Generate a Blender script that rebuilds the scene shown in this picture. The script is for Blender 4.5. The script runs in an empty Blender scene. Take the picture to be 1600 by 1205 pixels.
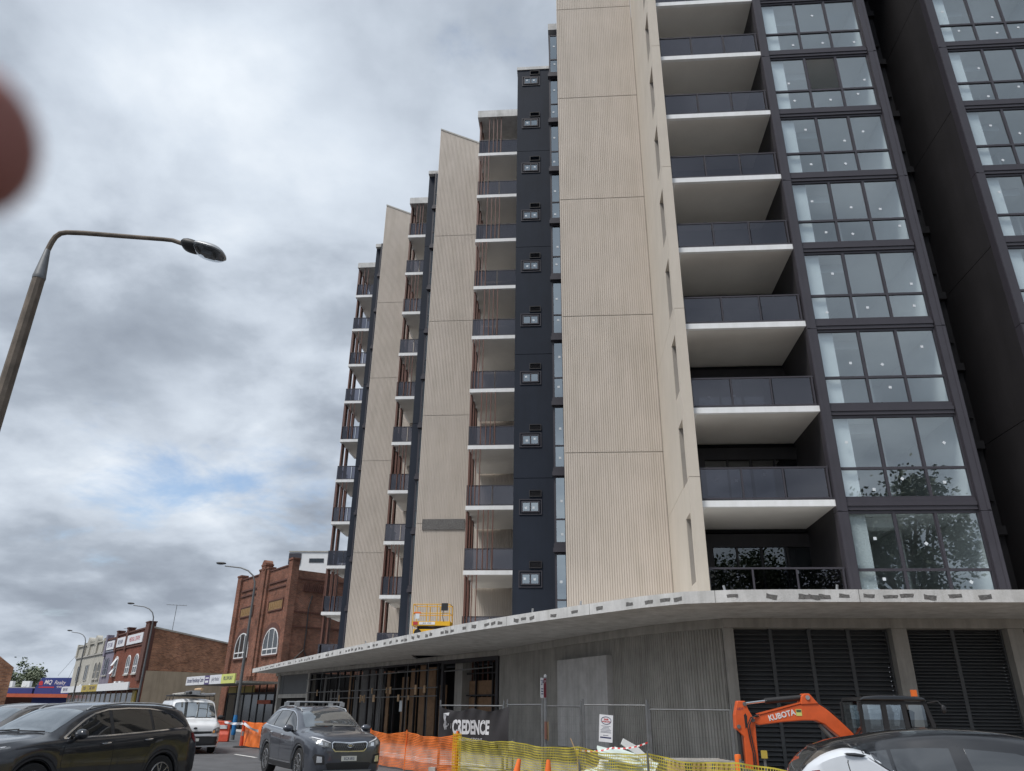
import bpy, bmesh, math, random
from mathutils import Vector, Matrix
from mathutils.bvhtree import BVHTree
R = math.radians
sc = bpy.context.scene
col = sc.collection
rnd = random.Random(7)

# ------------------------------------------------------------------ camera
H_EYE = 1.65
PITCH, ROLL, YAW = R(23.61), R(0.685), R(4.53)
cs, sn = math.cos(PITCH), math.sin(PITCH)
_r0, _u0, _f = Vector((1, 0, 0)), Vector((0, -sn, cs)), Vector((0, cs, sn))
_r = _r0 * math.cos(ROLL) + _u0 * math.sin(ROLL)
_u = -_r0 * math.sin(ROLL) + _u0 * math.cos(ROLL)
cd = bpy.data.cameras.new('camera')
cd.lens, cd.sensor_width = 26.17, 36.0
cd.clip_start, cd.clip_end = 0.02, 3000
cd.dof.use_dof, cd.dof.focus_distance, cd.dof.aperture_fstop = True, 35.0, 7.3
cam = bpy.data.objects.new('camera', cd)
col.objects.link(cam)
cam.matrix_world = Matrix(((_r.x, _u.x, -_f.x, 0), (_r.y, _u.y, -_f.y, 0), (_r.z, _u.z, -_f.z, H_EYE), (0, 0, 0, 1)))
sc.camera = cam

# ------------------------------------------------------------------ sky and light
world = bpy.data.worlds.new('World')
sc.world = world
world.use_nodes = True
wn, wl = world.node_tree.nodes, world.node_tree.links
wn.clear()


def WN(t, **k):
    n = wn.new(t)
    for a, v in k.items():
        if a.startswith('i_'):
            key = a[2:]
            n.inputs[int(key) if key.isdigit() else key].default_value = v
        else:
            setattr(n, a, v)
    return n


def wmath(op, a, b=None, c=None, clamp=False):
    n = WN('ShaderNodeMath', operation=op, use_clamp=clamp)
    for i, v in enumerate((a, b, c)):
        if v is None:
            continue
        if isinstance(v, (int, float)):
            n.inputs[i].default_value = v
        else:
            wl.new(v, n.inputs[i])
    return n.outputs[0]


SUN_EL, SUN_ROT = R(59), R(226)
sky = WN('ShaderNodeTexSky', sky_type='NISHITA', sun_disc=False, sun_elevation=SUN_EL, sun_rotation=SUN_ROT)
tc = WN('ShaderNodeTexCoord')
sep = WN('ShaderNodeSeparateXYZ')
wl.new(tc.outputs['Generated'], sep.inputs[0])
zz = wmath('MAXIMUM', sep.outputs[2], 0.0)
den = wmath('ADD', zz, 0.30)
px = wmath('DIVIDE', sep.outputs[0], den)
py = wmath('DIVIDE', sep.outputs[1], den)
cmb = WN('ShaderNodeCombineXYZ', i_2=3.7)
wl.new(px, cmb.inputs[0])
wl.new(py, cmb.inputs[1])
n1 = WN('ShaderNodeTexNoise', i_Scale=1.15, i_Detail=8.0, i_Roughness=0.50, i_Distortion=0.12)
n2 = WN('ShaderNodeTexNoise', i_Scale=3.4, i_Detail=7.0, i_Roughness=0.52, i_Distortion=0.15)
n3 = WN('ShaderNodeTexNoise', i_Scale=0.45, i_Detail=4.0, i_Roughness=0.5)
for n in (n1, n2, n3):
    wl.new(cmb.outputs[0], n.inputs['Vector'])
val = wmath('ADD', wmath('MULTIPLY', n1.outputs[0], 0.55), wmath('MULTIPLY', n2.outputs[0], 0.25))
val = wmath('ADD', val, wmath('MULTIPLY', n3.outputs[0], 0.2))
# relief: cloud tops catch light, bases stay grey
sc1 = WN('ShaderNodeVectorMath', operation='SCALE')
wl.new(cmb.outputs[0], sc1.inputs[0])
sc1.inputs['Scale'].default_value = 0.955
n1b = WN('ShaderNodeTexNoise', i_Scale=1.15, i_Detail=8.0, i_Roughness=0.50, i_Distortion=0.12)
wl.new(sc1.outputs[0], n1b.inputs['Vector'])
n2b = WN('ShaderNodeTexNoise', i_Scale=3.4, i_Detail=7.0, i_Roughness=0.52, i_Distortion=0.15)
wl.new(sc1.outputs[0], n2b.inputs['Vector'])
rel = wmath('ADD', wmath('MULTIPLY', wmath('SUBTRACT', n1.outputs[0], n1b.outputs[0]), 0.62), wmath('MULTIPLY', wmath('SUBTRACT', n2.outputs[0], n2b.outputs[0]), 0.34))
val = wmath('ADD', wmath('MULTIPLY_ADD', val, 1.28, -0.145), rel)


def sky_dir(x, y):
    return (_f + _r * ((x - 800) / 1163.2) - _u * ((y - 602.5) / 1163.2)).normalized()


# broad bright and dark cloud masses (direction, angular radius, amount)
for (x, y, rad, amp) in ((380, 60, .30, .13), (690, 230, .20, .10), (250, 555, .34, -.17), (520, 560, .2, -.07), (330, 700, .17, .10), (60, 330, .3, .03),
                         (560, 330, .22, .05), (90, 860, .16, -.07), (430, 815, .10, -.10), (520, 850, .10, -.03), (230, 250, .18, -.05), (160, 930, .12, .05), (300, 950, .1, -.04), (120, 700, .16, .10), (40, 770, .12, .06), (250, 1010, .12, .05), (90, 1000, .10, .05), (450, 430, .12, -.03)):
    dv = WN('ShaderNodeVectorMath', operation='DISTANCE')
    wl.new(tc.outputs['Generated'], dv.inputs[0])
    dv.inputs[1].default_value = sky_dir(x, y)
    wob = wmath('ADD', dv.outputs['Value'], wmath('MULTIPLY', wmath('SUBTRACT', n2.outputs[0], .5), rad * 1.1))
    mr = WN('ShaderNodeMapRange', interpolation_type='SMOOTHSTEP', i_1=0.0, i_2=rad, i_3=amp, i_4=0.0)
    wl.new(wob, mr.inputs[0])
    val = wmath('ADD', val, mr.outputs[0])
ramp = WN('ShaderNodeValToRGB')
wl.new(val, ramp.inputs[0])
cr = ramp.color_ramp
cr.elements[0].position, cr.elements[0].color = 0.30, (.245, .28, .335, 1)
cr.elements[1].position, cr.elements[1].color = 0.80, (.74, .78, .82, 1)
for p, c in ((0.42, (.325, .368, .43, 1)), (0.52, (.44, .49, .56, 1)), (0.62, (.53, .585, .655, 1))):
    e = cr.elements.new(p)
    e.color = c
# overcast skies brighten towards the zenith
grad = wmath('MULTIPLY_ADD', zz, 0.12, 1.04)
mulc = WN('ShaderNodeMixRGB', blend_type='MULTIPLY', i_0=1.0)
wl.new(ramp.outputs[0], mulc.inputs[1])
gc = WN('ShaderNodeCombineXYZ')
for i in range(3):
    wl.new(grad, gc.inputs[i])
wl.new(gc.outputs[0], mulc.inputs[2])
bg_c = WN('ShaderNodeBackground', i_Strength=0.57)
wl.new(mulc.outputs[0], bg_c.inputs[0])
bg_s = WN('ShaderNodeBackground', i_Strength=0.08)
wl.new(sky.outputs[0], bg_s.inputs[0])
# small blue gaps where the cloud thins
n4 = WN('ShaderNodeTexNoise', i_Scale=4.2, i_Detail=8.0, i_Roughness=0.6, i_Distortion=0.3)
wl.new(cmb.outputs[0], n4.inputs['Vector'])
gp = n4.outputs[0]
for (x, y, rad, amp) in ((480, 740, .13, .22), (170, 785, .16, .22), (330, 755, .13, .17)):
    dv = WN('ShaderNodeVectorMath', operation='DISTANCE')
    wl.new(tc.outputs['Generated'], dv.inputs[0])
    dv.inputs[1].default_value = sky_dir(x, y)
    mr = WN('ShaderNodeMapRange', interpolation_type='SMOOTHSTEP', i_1=0.0, i_2=rad, i_3=amp, i_4=0.0)
    wl.new(dv.outputs['Value'], mr.inputs[0])
    gp = wmath('ADD', gp, mr.outputs[0])
gap = WN('ShaderNodeMapRange', interpolation_type='SMOOTHSTEP', i_1=0.62, i_2=0.92, i_3=1.0, i_4=0.12)
wl.new(gp, gap.inputs[0])
mixw = WN('ShaderNodeMixShader')
wl.new(gap.outputs[0], mixw.inputs[0])
wl.new(bg_s.outputs[0], mixw.inputs[1])
wl.new(bg_c.outputs[0], mixw.inputs[2])
wo = WN('ShaderNodeOutputWorld')
wl.new(mixw.outputs[0], wo.inputs[0])

sd = bpy.data.lights.new('sun', 'SUN')
sd.energy, sd.angle, sd.color = 1.5, R(18), (1.0, .97, .93)
sun = bpy.data.objects.new('sun', sd)
col.objects.link(sun)
sun.location = (-30, -40, 60)
_sv = Vector((math.sin(SUN_ROT) * math.cos(SUN_EL), math.cos(SUN_ROT) * math.cos(SUN_EL), math.sin(SUN_EL)))
sun.rotation_euler = _sv.to_track_quat('Z', 'Y').to_euler()

vs = sc.view_settings
sc.display_settings.display_device = 'sRGB'
vs.view_transform, vs.look, vs.exposure, vs.gamma = 'Standard', 'None', 1.08, 1.0
vs.use_curve_mapping = False
sc.render.engine = 'CYCLES'
cy = sc.cycles
cy.use_denoising = True
cy.denoiser = 'OPENIMAGEDENOISE'
cy.max_bounces, cy.diffuse_bounces, cy.glossy_bounces, cy.transparent_max_bounces, cy.transmission_bounces = 8, 4, 4, 16, 4
cy.caustics_reflective = cy.caustics_refractive = False
cy.sample_clamp_indirect = 6.0
sc.render.use_persistent_data = False


# ------------------------------------------------------------------ materials
def new_mat(name):
    m = bpy.data.materials.new(name)
    m.use_nodes = True
    nt = m.node_tree
    nt.nodes.clear()
    return m, nt.nodes, nt.links


def pm(name, c, rough=.6, metal=0., var=.10, scale=1.5, bump=0., bscale=40., spec=.5, coat=0., stain=0., c2=None):
    """Principled with a little tone variation at two sizes, read in world space so that copies differ."""
    m, N, L = new_mat(name)
    b = N.new('ShaderNodeBsdfPrincipled')
    o = N.new('ShaderNodeOutputMaterial')
    L.new(b.outputs[0], o.inputs[0])
    b.inputs['Roughness'].default_value = rough
    b.inputs['Metallic'].default_value = metal
    b.inputs['Specular IOR Level'].default_value = spec
    b.inputs['Coat Weight'].default_value = coat
    b.inputs['Coat Roughness'].default_value = .04
    c = tuple(c)
    g = N.new('ShaderNodeNewGeometry')
    if var > 0:
        nz = N.new('ShaderNodeTexNoise')
        nz.inputs['Scale'].default_value = scale
        nz.inputs['Detail'].default_value = 8
        nz.inputs['Roughness'].default_value = .65
        L.new(g.outputs['Position'], nz.inputs['Vector'])
        rp = N.new('ShaderNodeValToRGB')
        a = rp.color_ramp.elements
        a[0].position, a[1].position = .3, .7
        lo = tuple(x * (1 - var) for x in c) if c2 is None else tuple(c2)
        hi = tuple(min(1, x * (1 + var)) for x in c) if c2 is None else c
        a[0].color, a[1].color = (*lo, 1), (*hi, 1)
        L.new(nz.outputs[0], rp.inputs[0])
        out = rp.outputs[0]
        if stain > 0:  # vertical run marks
            mp = N.new('ShaderNodeMapping')
            mp.inputs['Scale'].default_value = (2.2, 2.2, .22)
            L.new(g.outputs['Position'], mp.inputs[0])
            n2_ = N.new('ShaderNodeTexNoise')
            n2_.inputs['Scale'].default_value = 1.3
            n2_.inputs['Detail'].default_value = 9
            n2_.inputs['Roughness'].default_value = .7
            L.new(mp.outputs[0], n2_.inputs['Vector'])
            r2 = N.new('ShaderNodeValToRGB')
            r2.color_ramp.elements[0].position, r2.color_ramp.elements[1].position = .42, .66
            s = 1 - stain
            r2.color_ramp.elements[0].color, r2.color_ramp.elements[1].color = (1, 1, 1, 1), (s, s, s * .98, 1)
            L.new(n2_.outputs[0], r2.inputs[0])
            mx = N.new('ShaderNodeMixRGB')
            mx.blend_type = 'MULTIPLY'
            mx.inputs[0].default_value = 1
            L.new(out, mx.inputs[1])
            L.new(r2.outputs[0], mx.inputs[2])
            out = mx.outputs[0]
        L.new(out, b.inputs['Base Color'])
    else:
        b.inputs['Base Color'].default_value = (*c, 1)
    if bump > 0:
        nb = N.new('ShaderNodeTexNoise')
        nb.inputs['Scale'].default_value = bscale
        nb.inputs['Detail'].default_value = 6
        L.new(g.outputs['Position'], nb.inputs['Vector'])
        bp = N.new('ShaderNodeBump')
        bp.inputs['Strength'].default_value = bump
        bp.inputs['Distance'].default_value = .02
        L.new(nb.outputs[0], bp.inputs['Height'])
        L.new(bp.outputs[0], b.inputs['Normal'])
    return m


def glass_mat(name, tint, refl_ior=2.0, rough=0.0, gcol=(1, 1, 1), wav=0.0):
    m, N, L = new_mat(name)
    t = N.new('ShaderNodeBsdfTransparent')
    t.inputs[0].default_value = (*tint, 1)
    g = N.new('ShaderNodeBsdfGlossy')
    g.inputs['Color'].default_value = (*gcol, 1)
    g.inputs['Roughness'].default_value = rough
    fr = N.new('ShaderNodeFresnel')
    fr.inputs[0].default_value = refl_ior
    ge = N.new('ShaderNodeNewGeometry')
    f = N.new('ShaderNodeMath')  # only the outer face of a pane reflects
    f.operation = 'MULTIPLY_ADD'
    L.new(ge.outputs['Backfacing'], f.inputs[0])
    f.inputs[1].default_value = -1.0
    f.inputs[2].default_value = 1.0
    f2 = N.new('ShaderNodeMath')
    f2.operation = 'MULTIPLY'
    L.new(f.outputs[0], f2.inputs[0])
    L.new(fr.outputs[0], f2.inputs[1])
    f = f2
    if wav > 0:
        nb = N.new('ShaderNodeTexNoise')
        nb.inputs['Scale'].default_value = .9
        nb.inputs['Detail'].default_value = 1
        L.new(ge.outputs['Position'], nb.inputs['Vector'])
        bp = N.new('ShaderNodeBump')
        bp.inputs['Strength'].default_value = wav
        bp.inputs['Distance'].default_value = .02
        L.new(nb.outputs[0], bp.inputs['Height'])
        L.new(bp.outputs[0], g.inputs['Normal'])
    mx = N.new('ShaderNodeMixShader')
    L.new(f.outputs[0], mx.inputs[0])
    L.new(t.outputs[0], mx.inputs[1])
    L.new(g.outputs[0], mx.inputs[2])
    o = N.new('ShaderNodeOutputMaterial')
    L.new(mx.outputs[0], o.inputs[0])
    return m


def brick_mat(name, c1, c2, mortar, sx=1.0, var=.35, soot=.0):
    m, N, L = new_mat(name)
    b = N.new('ShaderNodeBsdfPrincipled')
    b.inputs['Roughness'].default_value = .85
    b.inputs['Specular IOR Level'].default_value = .25
    o = N.new('ShaderNodeOutputMaterial')
    L.new(b.outputs[0], o.inputs[0])
    t = N.new('ShaderNodeTexCoord')
    s = N.new('ShaderNodeSeparateXYZ')
    L.new(t.outputs['Object'], s.inputs[0])
    ad = N.new('ShaderNodeMath')
    ad.operation = 'ADD'
    L.new(s.outputs[0], ad.inputs[0])
    L.new(s.outputs[1], ad.inputs[1])
    cb = N.new('ShaderNodeCombineXYZ')
    L.new(ad.outputs[0], cb.inputs[0])
    L.new(s.outputs[2], cb.inputs[1])
    br = N.new('ShaderNodeTexBrick')
    br.inputs['Scale'].default_value = 1.0
    br.inputs['Brick Width'].default_value = .24 * sx
    br.inputs['Row Height'].default_value = .086 * sx
    br.inputs['Mortar Size'].default_value = .006 * sx
    br.inputs['Mortar Smooth'].default_value = .1
    br.inputs['Bias'].default_value = -.1
    br.inputs['Color1'].default_value = (*c1, 1)
    br.inputs['Color2'].default_value = (*c2, 1)
    br.inputs['Mortar'].default_value = (*mortar, 1)
    L.new(cb.outputs[0], br.inputs['Vector'])
    nz = N.new('ShaderNodeTexNoise')
    nz.inputs['Scale'].default_value = .8
    nz.inputs['Detail'].default_value = 9
    nz.inputs['Roughness'].default_value = .7
    L.new(t.outputs['Object'], nz.inputs['Vector'])
    rp = N.new('ShaderNodeValToRGB')
    rp.color_ramp.elements[0].position, rp.color_ramp.elements[1].position = .34, .66
    lo = 1 - var
    rp.color_ramp.elements[0].color, rp.color_ramp.elements[1].color = (lo, lo, lo, 1), (1 + var * .4, 1 + var * .4, 1 + var * .4, 1)
    L.new(nz.outputs[0], rp.inputs[0])
    mx = N.new('ShaderNodeMixRGB')
    mx.blend_type = 'MULTIPLY'
    mx.inputs[0].default_value = 1
    L.new(br.outputs[0], mx.inputs[1])
    L.new(rp.outputs[0], mx.inputs[2])
    L.new(mx.outputs[0], b.inputs['Base Color'])
    bp = N.new('ShaderNodeBump')
    bp.inputs['Strength'].default_value = .5
    bp.inputs['Distance'].default_value = .012
    bp.invert = True
    L.new(br.outputs['Fac'], bp.inputs['Height'])
    L.new(bp.outputs[0], b.inputs['Normal'])
    return m


M = dict(
    beige=pm('beige_panel_paint', (.575, .515, .455), .75, var=.06, scale=.5, stain=.10, bump=.1, bscale=60),
    beige_side=pm('beige_render', (.585, .525, .45), .8, var=.05, scale=.6, stain=.07, bump=.12, bscale=90),
    dark=pm('charcoal_render', (.021, .027, .041), .7, spec=.2, var=.12, scale=.7, stain=.12, bump=.1, bscale=90),
    black=pm('black_render', (.025, .023, .026), .62, var=.2, scale=.6, stain=.18),
    frame=pm('dark_aluminium', (.052, .048, .058), .42, var=.08, scale=2, spec=.4),
    white=pm('white_slab_paint', (.82, .825, .83), .7, var=.05, scale=1.2, stain=.08),
    soffit=pm('soffit_paint', (.74, .72, .68), .85, var=.05, scale=.8),
    inwall=pm('plasterboard_white', (.80, .81, .81), .9, var=.05, scale=.7),
    infloor=pm('screed', (.36, .35, .33), .9, var=.15, scale=1.2),
    reveal=pm('slot_shade_paint', (.30, .275, .245), .85, var=.08),  # beige darkened: shade inside the fin slots put into the colour
    brown=pm('rust_brown_metal', (.145, .063, .045), .5, var=.12, scale=2),
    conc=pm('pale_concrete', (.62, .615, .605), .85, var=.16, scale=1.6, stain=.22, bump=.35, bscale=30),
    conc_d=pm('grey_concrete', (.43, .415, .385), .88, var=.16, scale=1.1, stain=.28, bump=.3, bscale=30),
    conc_i=pm('infill_concrete', (.54, .53, .52), .85, var=.14, scale=2.2, stain=.22, bump=.25, bscale=30),
    chip=pm('rough_chipped_concrete', (.15, .145, .14), .95, var=.45, scale=18, bump=1.0, bscale=60),
    louvre=pm('black_louvre', (.10, .105, .11), .55, var=.1, scale=2, spec=.3),
    asphalt=pm('asphalt', (.092, .094, .10), .88, var=.28, scale=.9, bump=.35, bscale=160),
    paving=pm('footpath_concrete', (.27, .26, .245), .9, var=.18, scale=.8, bump=.2, bscale=60),
    dirt=pm('site_dirt', (.21, .16, .115), .95, var=.4, scale=1.7, bump=.8, bscale=12),
    linepaint=pm('road_paint', (.72, .72, .70), .7, var=.2, scale=6),
    tint=glass_mat('dark_tinted_glass', (.42, .42, .46), 1.9, gcol=(.9, .9, 1)),
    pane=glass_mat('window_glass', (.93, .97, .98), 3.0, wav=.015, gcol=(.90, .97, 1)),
    pane_dark=glass_mat('tinted_window_glass', (.5, .54, .55), 2.0, gcol=(.9, .96, 1)),  # tinted darker than the plain window glass
    pane_sky=glass_mat('coated_window_glass', (.3, .34, .36), 4.2, gcol=(.86, .95, 1)),
    sticker=pm('white_paper', (.66, .70, .73), .8, var=.03),
    steel=pm('galvanised_steel', (.42, .43, .44), .42, metal=.6, var=.15, scale=6),
    steel_d=pm('dull_steel', (.17, .175, .18), .5, metal=.4, var=.2, scale=5),
    rubber=pm('black_rubber', (.016, .016, .017), .85, var=.2, scale=8),
    plastic=pm('black_plastic', (.020, .020, .022), .55, var=.12, scale=6),
    chrome=pm('chrome', (.72, .73, .75), .12, metal=1, var=0),
    alloy=pm('alloy_rim', (.42, .42, .43), .25, metal=.9, var=.06, scale=10),
    orange=pm('safety_orange', (.85, .17, .025), .7, var=.12, scale=4),
    orange_net=pm('orange_barrier_net', (.86, .20, .03), .65, var=.10, scale=3),
    yellow_net=pm('yellow_barrier_net', (.50, .41, .045), .65, var=.10, scale=3),
    yellow=pm('lift_yellow', (.72, .40, .015), .5, var=.12, scale=5),
    red=pm('signal_red', (.50, .02, .018), .5, var=.08, scale=4),
    ply=pm('plywood', (.26, .155, .085), .8, var=.25, scale=3),
    timber=pm('timber_offcut', (.50, .34, .20), .8, var=.2, scale=5),
    greyboard=pm('grey_board', (.145, .14, .138), .85, var=.2, scale=1.6),
    kubota=pm('excavator_orange', (.66, .105, .022), .45, var=.14, scale=4, coat=.2),
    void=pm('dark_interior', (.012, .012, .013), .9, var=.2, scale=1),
)


# ------------------------------------------------------------------ mesh helpers
class MB:
    def __init__(s):
        s.v, s.f, s.m = [], [], []

    def add(s, vs, fs, m=0):
        o = len(s.v)
        s.v += [tuple(p) for p in vs]
        s.f += [tuple(o + i for i in f) for f in fs]
        s.m += [m] * len(fs)
        return s

    def box(s, x0, x1, y0, y1, z0, z1, m=0):
        return s.add([(x0, y0, z0), (x1, y0, z0), (x1, y1, z0), (x0, y1, z0), (x0, y0, z1), (x1, y0, z1), (x1, y1, z1), (x0, y1, z1)],
                     [(0, 3, 2, 1), (4, 5, 6, 7), (0, 1, 5, 4), (1, 2, 6, 5), (2, 3, 7, 6), (3, 0, 4, 7)], m)

    def prism(s, poly, axis, lo, hi, m=0):
        """poly of 2D points extruded along axis: 'z' -> (x,y), 'y' -> (x,z), 'x' -> (y,z)"""
        n = len(poly)
        f3 = {'z': lambda p, h: (p[0], p[1], h), 'y': lambda p, h: (p[0], h, p[1]), 'x': lambda p, h: (h, p[0], p[1])}[axis]
        vs = [f3(p, lo) for p in poly] + [f3(p, hi) for p in poly]
        fs = [tuple(range(n - 1, -1, -1)), tuple(range(n, 2 * n))] + [(i, (i + 1) % n, n + (i + 1) % n, n + i) for i in range(n)]
        return s.add(vs, fs, m)

    def tube(s, pts, r, n=8, m=0, cap=True):
        pts = [Vector(p) for p in pts]
        rs = r if isinstance(r, (list, tuple)) else [r] * len(pts)
        rings = []
        up = None
        for i, p in enumerate(pts):
            d = (pts[min(i + 1, len(pts) - 1)] - pts[max(i - 1, 0)]).normalized()
            if up is None:
                up = d.orthogonal().normalized()
            u = (up - d * up.dot(d))
            u = u.normalized() if u.length > 1e-5 else d.orthogonal().normalized()
            up = u
            w = d.cross(u)
            rings.append([p + (u * math.cos(a) + w * math.sin(a)) * rs[i] for a in [2 * math.pi * k / n for k in range(n)]])
        vs = [q for rg in rings for q in rg]
        fs = [(i * n + k, i * n + (k + 1) % n, (i + 1) * n + (k + 1) % n, (i + 1) * n + k) for i in range(len(pts) - 1) for k in range(n)]
        if cap:
            fs += [tuple(range(n - 1, -1, -1)), tuple((len(pts) - 1) * n + k for k in range(n))]
        return s.add(vs, fs, m)

    def lathe(s, prof, n=24, axis='z', c=(0, 0, 0), m=0):
        vs, fs = [], []
        for (r, h) in prof:
            for k in range(n):
                a = 2 * math.pi * k / n
                p = {'z': (r * math.cos(a), r * math.sin(a), h), 'y': (r * math.cos(a), h, r * math.sin(a)), 'x': (h, r * math.cos(a), r * math.sin(a))}[axis]
                vs.append((p[0] + c[0], p[1] + c[1], p[2] + c[2]))
        for i in range(len(prof) - 1):
            for k in range(n):
                fs.append((i * n + k, i * n + (k + 1) % n, (i + 1) * n + (k + 1) % n, (i + 1) * n + k))
        fs += [tuple(range(n)), tuple((len(prof) - 1) * n + k for k in range(n - 1, -1, -1))]
        return s.add(vs, fs, m)

    def xf(s, mat):
        s.v = [tuple(mat @ Vector(p)) for p in s.v]
        return s

    def mesh(s, name, mats, smooth=False, sharp=35, norm=True):
        me = bpy.data.meshes.new(name)
        me.from_pydata(s.v, [], s.f)
        for m in (mats if isinstance(mats, (list, tuple)) else [mats]):
            me.materials.append(m)
        me.polygons.foreach_set('material_index', s.m)
        if norm:
            bm = bmesh.new()
            bm.from_mesh(me)
            bmesh.ops.recalc_face_normals(bm, faces=bm.faces)
            bm.to_mesh(me)
            bm.free()
        if smooth:
            me.polygons.foreach_set('use_smooth', [True] * len(me.polygons))
            me.set_sharp_from_angle(angle=R(sharp))
        me.update()
        return me

    def build(s, name, mats, parent=None, loc=(0, 0, 0), rot=(0, 0, 0), smooth=False, sharp=35, norm=True, **tags):
        return inst(name, s.mesh(name, mats, smooth, sharp, norm), parent, loc, rot, **tags)


def inst(name, me, parent=None, loc=(0, 0, 0), rot=(0, 0, 0), scale=None, **tags):
    o = bpy.data.objects.new(name, me)
    col.objects.link(o)
    if parent is not None:
        o.parent = parent
    o.location = loc
    o.rotation_euler = rot
    if scale:
        o.scale = scale
    for k, v in tags.items():
        if v is not None:
            o[k] = v
    return o


def thing(name, label, category, loc=(0, 0, 0), rz=0., group=None):
    return inst(name, None, None, loc, (0, 0, rz), label=label, category=category, group=group)


def copy_tree(o, parent=None):
    c = o.copy()
    col.objects.link(c)
    c.parent = parent
    for ch in [x for x in bpy.data.objects if x.parent == o]:
        copy_tree(ch, c)
    return c


def bevel(o, w=.01, seg=2):
    b = o.modifiers.new('bevel', 'BEVEL')
    b.width, b.segments, b.limit_method, b.angle_limit = w, seg, 'ANGLE', R(40)
    return o


def text(s, size, m, parent, loc, rot=(0, 0, 0), name='lettering', ext=.004, sx=1., align='CENTER', shear=0., bold=0., **tags):
    cu = bpy.data.curves.new(name, 'FONT')
    cu.body, cu.size, cu.extrude, cu.align_x, cu.align_y, cu.shear, cu.offset = s, size, ext, align, 'CENTER', shear, bold
    cu.resolution_u = 3
    t = bpy.data.objects.new('tmp', cu)
    col.objects.link(t)
    dg = bpy.context.evaluated_depsgraph_get()
    me = bpy.data.meshes.new_from_object(t.evaluated_get(dg))
    bpy.data.objects.remove(t)
    me.name = name
    me.materials.clear()
    me.materials.append(m)
    return inst(name, me, parent, loc, rot, (sx, 1, 1), **tags)


def Lw(a, b, z=0.):
    """facade axes (a along the frontage, b away from the street) to world"""
    return Vector((a * math.cos(YAW) + b * math.sin(YAW), -a * math.sin(YAW) + b * math.cos(YAW), z))


def pchip(xs, ys):
    n = len(xs)
    h = [xs[i + 1] - xs[i] for i in range(n - 1)]
    d = [(ys[i + 1] - ys[i]) / h[i] for i in range(n - 1)]
    m = [0.] * n
    m[0], m[-1] = d[0], d[-1]
    for i in range(1, n - 1):
        if d[i - 1] * d[i] > 0:
            w1, w2 = 2 * h[i] + h[i - 1], h[i] + 2 * h[i - 1]
            m[i] = (w1 + w2) / (w1 / d[i - 1] + w2 / d[i])

    def f(x):
        if x <= xs[0]:
            return ys[0]
        if x >= xs[-1]:
            return ys[-1]
        i = 0
        while x > xs[i + 1]:
            i += 1
        t = (x - xs[i]) / h[i]
        return (ys[i] * (1 + 2 * t) * (1 - t) ** 2 + m[i] * h[i] * t * (1 - t) ** 2 + ys[i + 1] * t * t * (3 - 2 * t) + m[i + 1] * h[i] * t * t * (t - 1))
    return f

# ------------------------------------------------------------------ ground
def sheet(name, pts, z, m, kind='structure', thick=0.0):
    mb = MB()
    mb.prism([(p[0], p[1]) for p in pts], 'z', z - max(thick, .002), z)
    return mb.build(name, m, kind=kind)


def line_pts(P, n):
    """resample a polyline through P with smooth parametric curves"""
    t = [0.]
    for i in range(1, len(P)):
        t.append(t[-1] + math.dist(P[i], P[i - 1]))
    fx, fy = pchip(t, [p[0] for p in P]), pchip(t, [p[1] for p in P])
    return [(fx(t[-1] * k / n), fy(t[-1] * k / n)) for k in range(n + 1)]


gb = MB()
gb.add([(-900, -300, 0), (700, -300, 0), (700, 1200, 0), (-900, 1200, 0)], [(0, 1, 2, 3)])
gb.build('road', M['asphalt'], kind='structure')

CAN = [(-25.3, 61.6), (-16.4, 47.2), (-11.4, 39.2), (-7.5, 33.2), (-3.95, 27.85), (-1.9, 25.15), (-.4, 23.35), (.9, 21.85), (1.86, 20.75), (2.6, 20.05), (3.5, 19.64), (5.0, 19.48), (8.0, 19.5), (30, 19.7)]
CANP = line_pts(CAN, 60)
fp = [Lw(p[0] - .35, p[1] - .3) for p in CANP[:44]] + [Lw(24, 18.9), Lw(24, 40), Lw(0, 60), Lw(-18, 70)]
sheet('footpath', fp, .12, M['paving'], thick=.12)
kb = MB()
kp = [Lw(p[0] - .5, p[1] - .42) for p in CANP[:44]] + [Lw(24, 18.75)]
for i in range(len(kp) - 1):
    a, b = kp[i], kp[i + 1]
    d = (b - a).normalized()
    n = Vector((d.y, -d.x, 0)) * -.075
    kb.add([a - n + Vector((0, 0, z)) for z in (0, .13)] + [b - n + Vector((0, 0, z)) for z in (0, .13)] + [b + n + Vector((0, 0, z)) for z in (0, .13)] + [a + n + Vector((0, 0, z)) for z in (0, .13)],
           [(0, 2, 3, 1), (2, 4, 5, 3), (4, 6, 7, 5), (6, 0, 1, 7), (1, 3, 5, 7)])
kb.build('kerb', M['conc'], kind='structure')
sheet('site_ground', [Lw(-3.0, 21.0), Lw(.2, 16.2), Lw(2.6, 11.6), Lw(5, 9.6), Lw(24, 9.6), Lw(24, 18.6), Lw(4.5, 18.6), Lw(1.6, 19.6), Lw(-1.5, 22.9)], .03, M['dirt'], thick=.03)
mk = MB()
sdir = Vector((.592, -.806, 0))
sn2 = Vector((.806, .592, 0)) * .065
p0 = Vector((-10.5, 32.0, .005))
for k in range(-7, 2):
    a = p0 + sdir * (k * 7.0)
    b = a + sdir * 2.4
    mk.add([a - sn2, b - sn2, b + sn2, a + sn2], [(0, 1, 2, 3)])
e0 = p0 + Vector((-.806, -.592, 0)) * 3.4
for k in range(-9, 4):
    a = e0 + sdir * (k * 7.0 + 2)
    b = a + sdir * 2.6
    mk.add([a - sn2, b - sn2, b + sn2, a + sn2], [(0, 1, 2, 3)])
mk.build('road_marking', M['linepaint'], kind='structure', label='white dashed lane lines')

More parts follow.
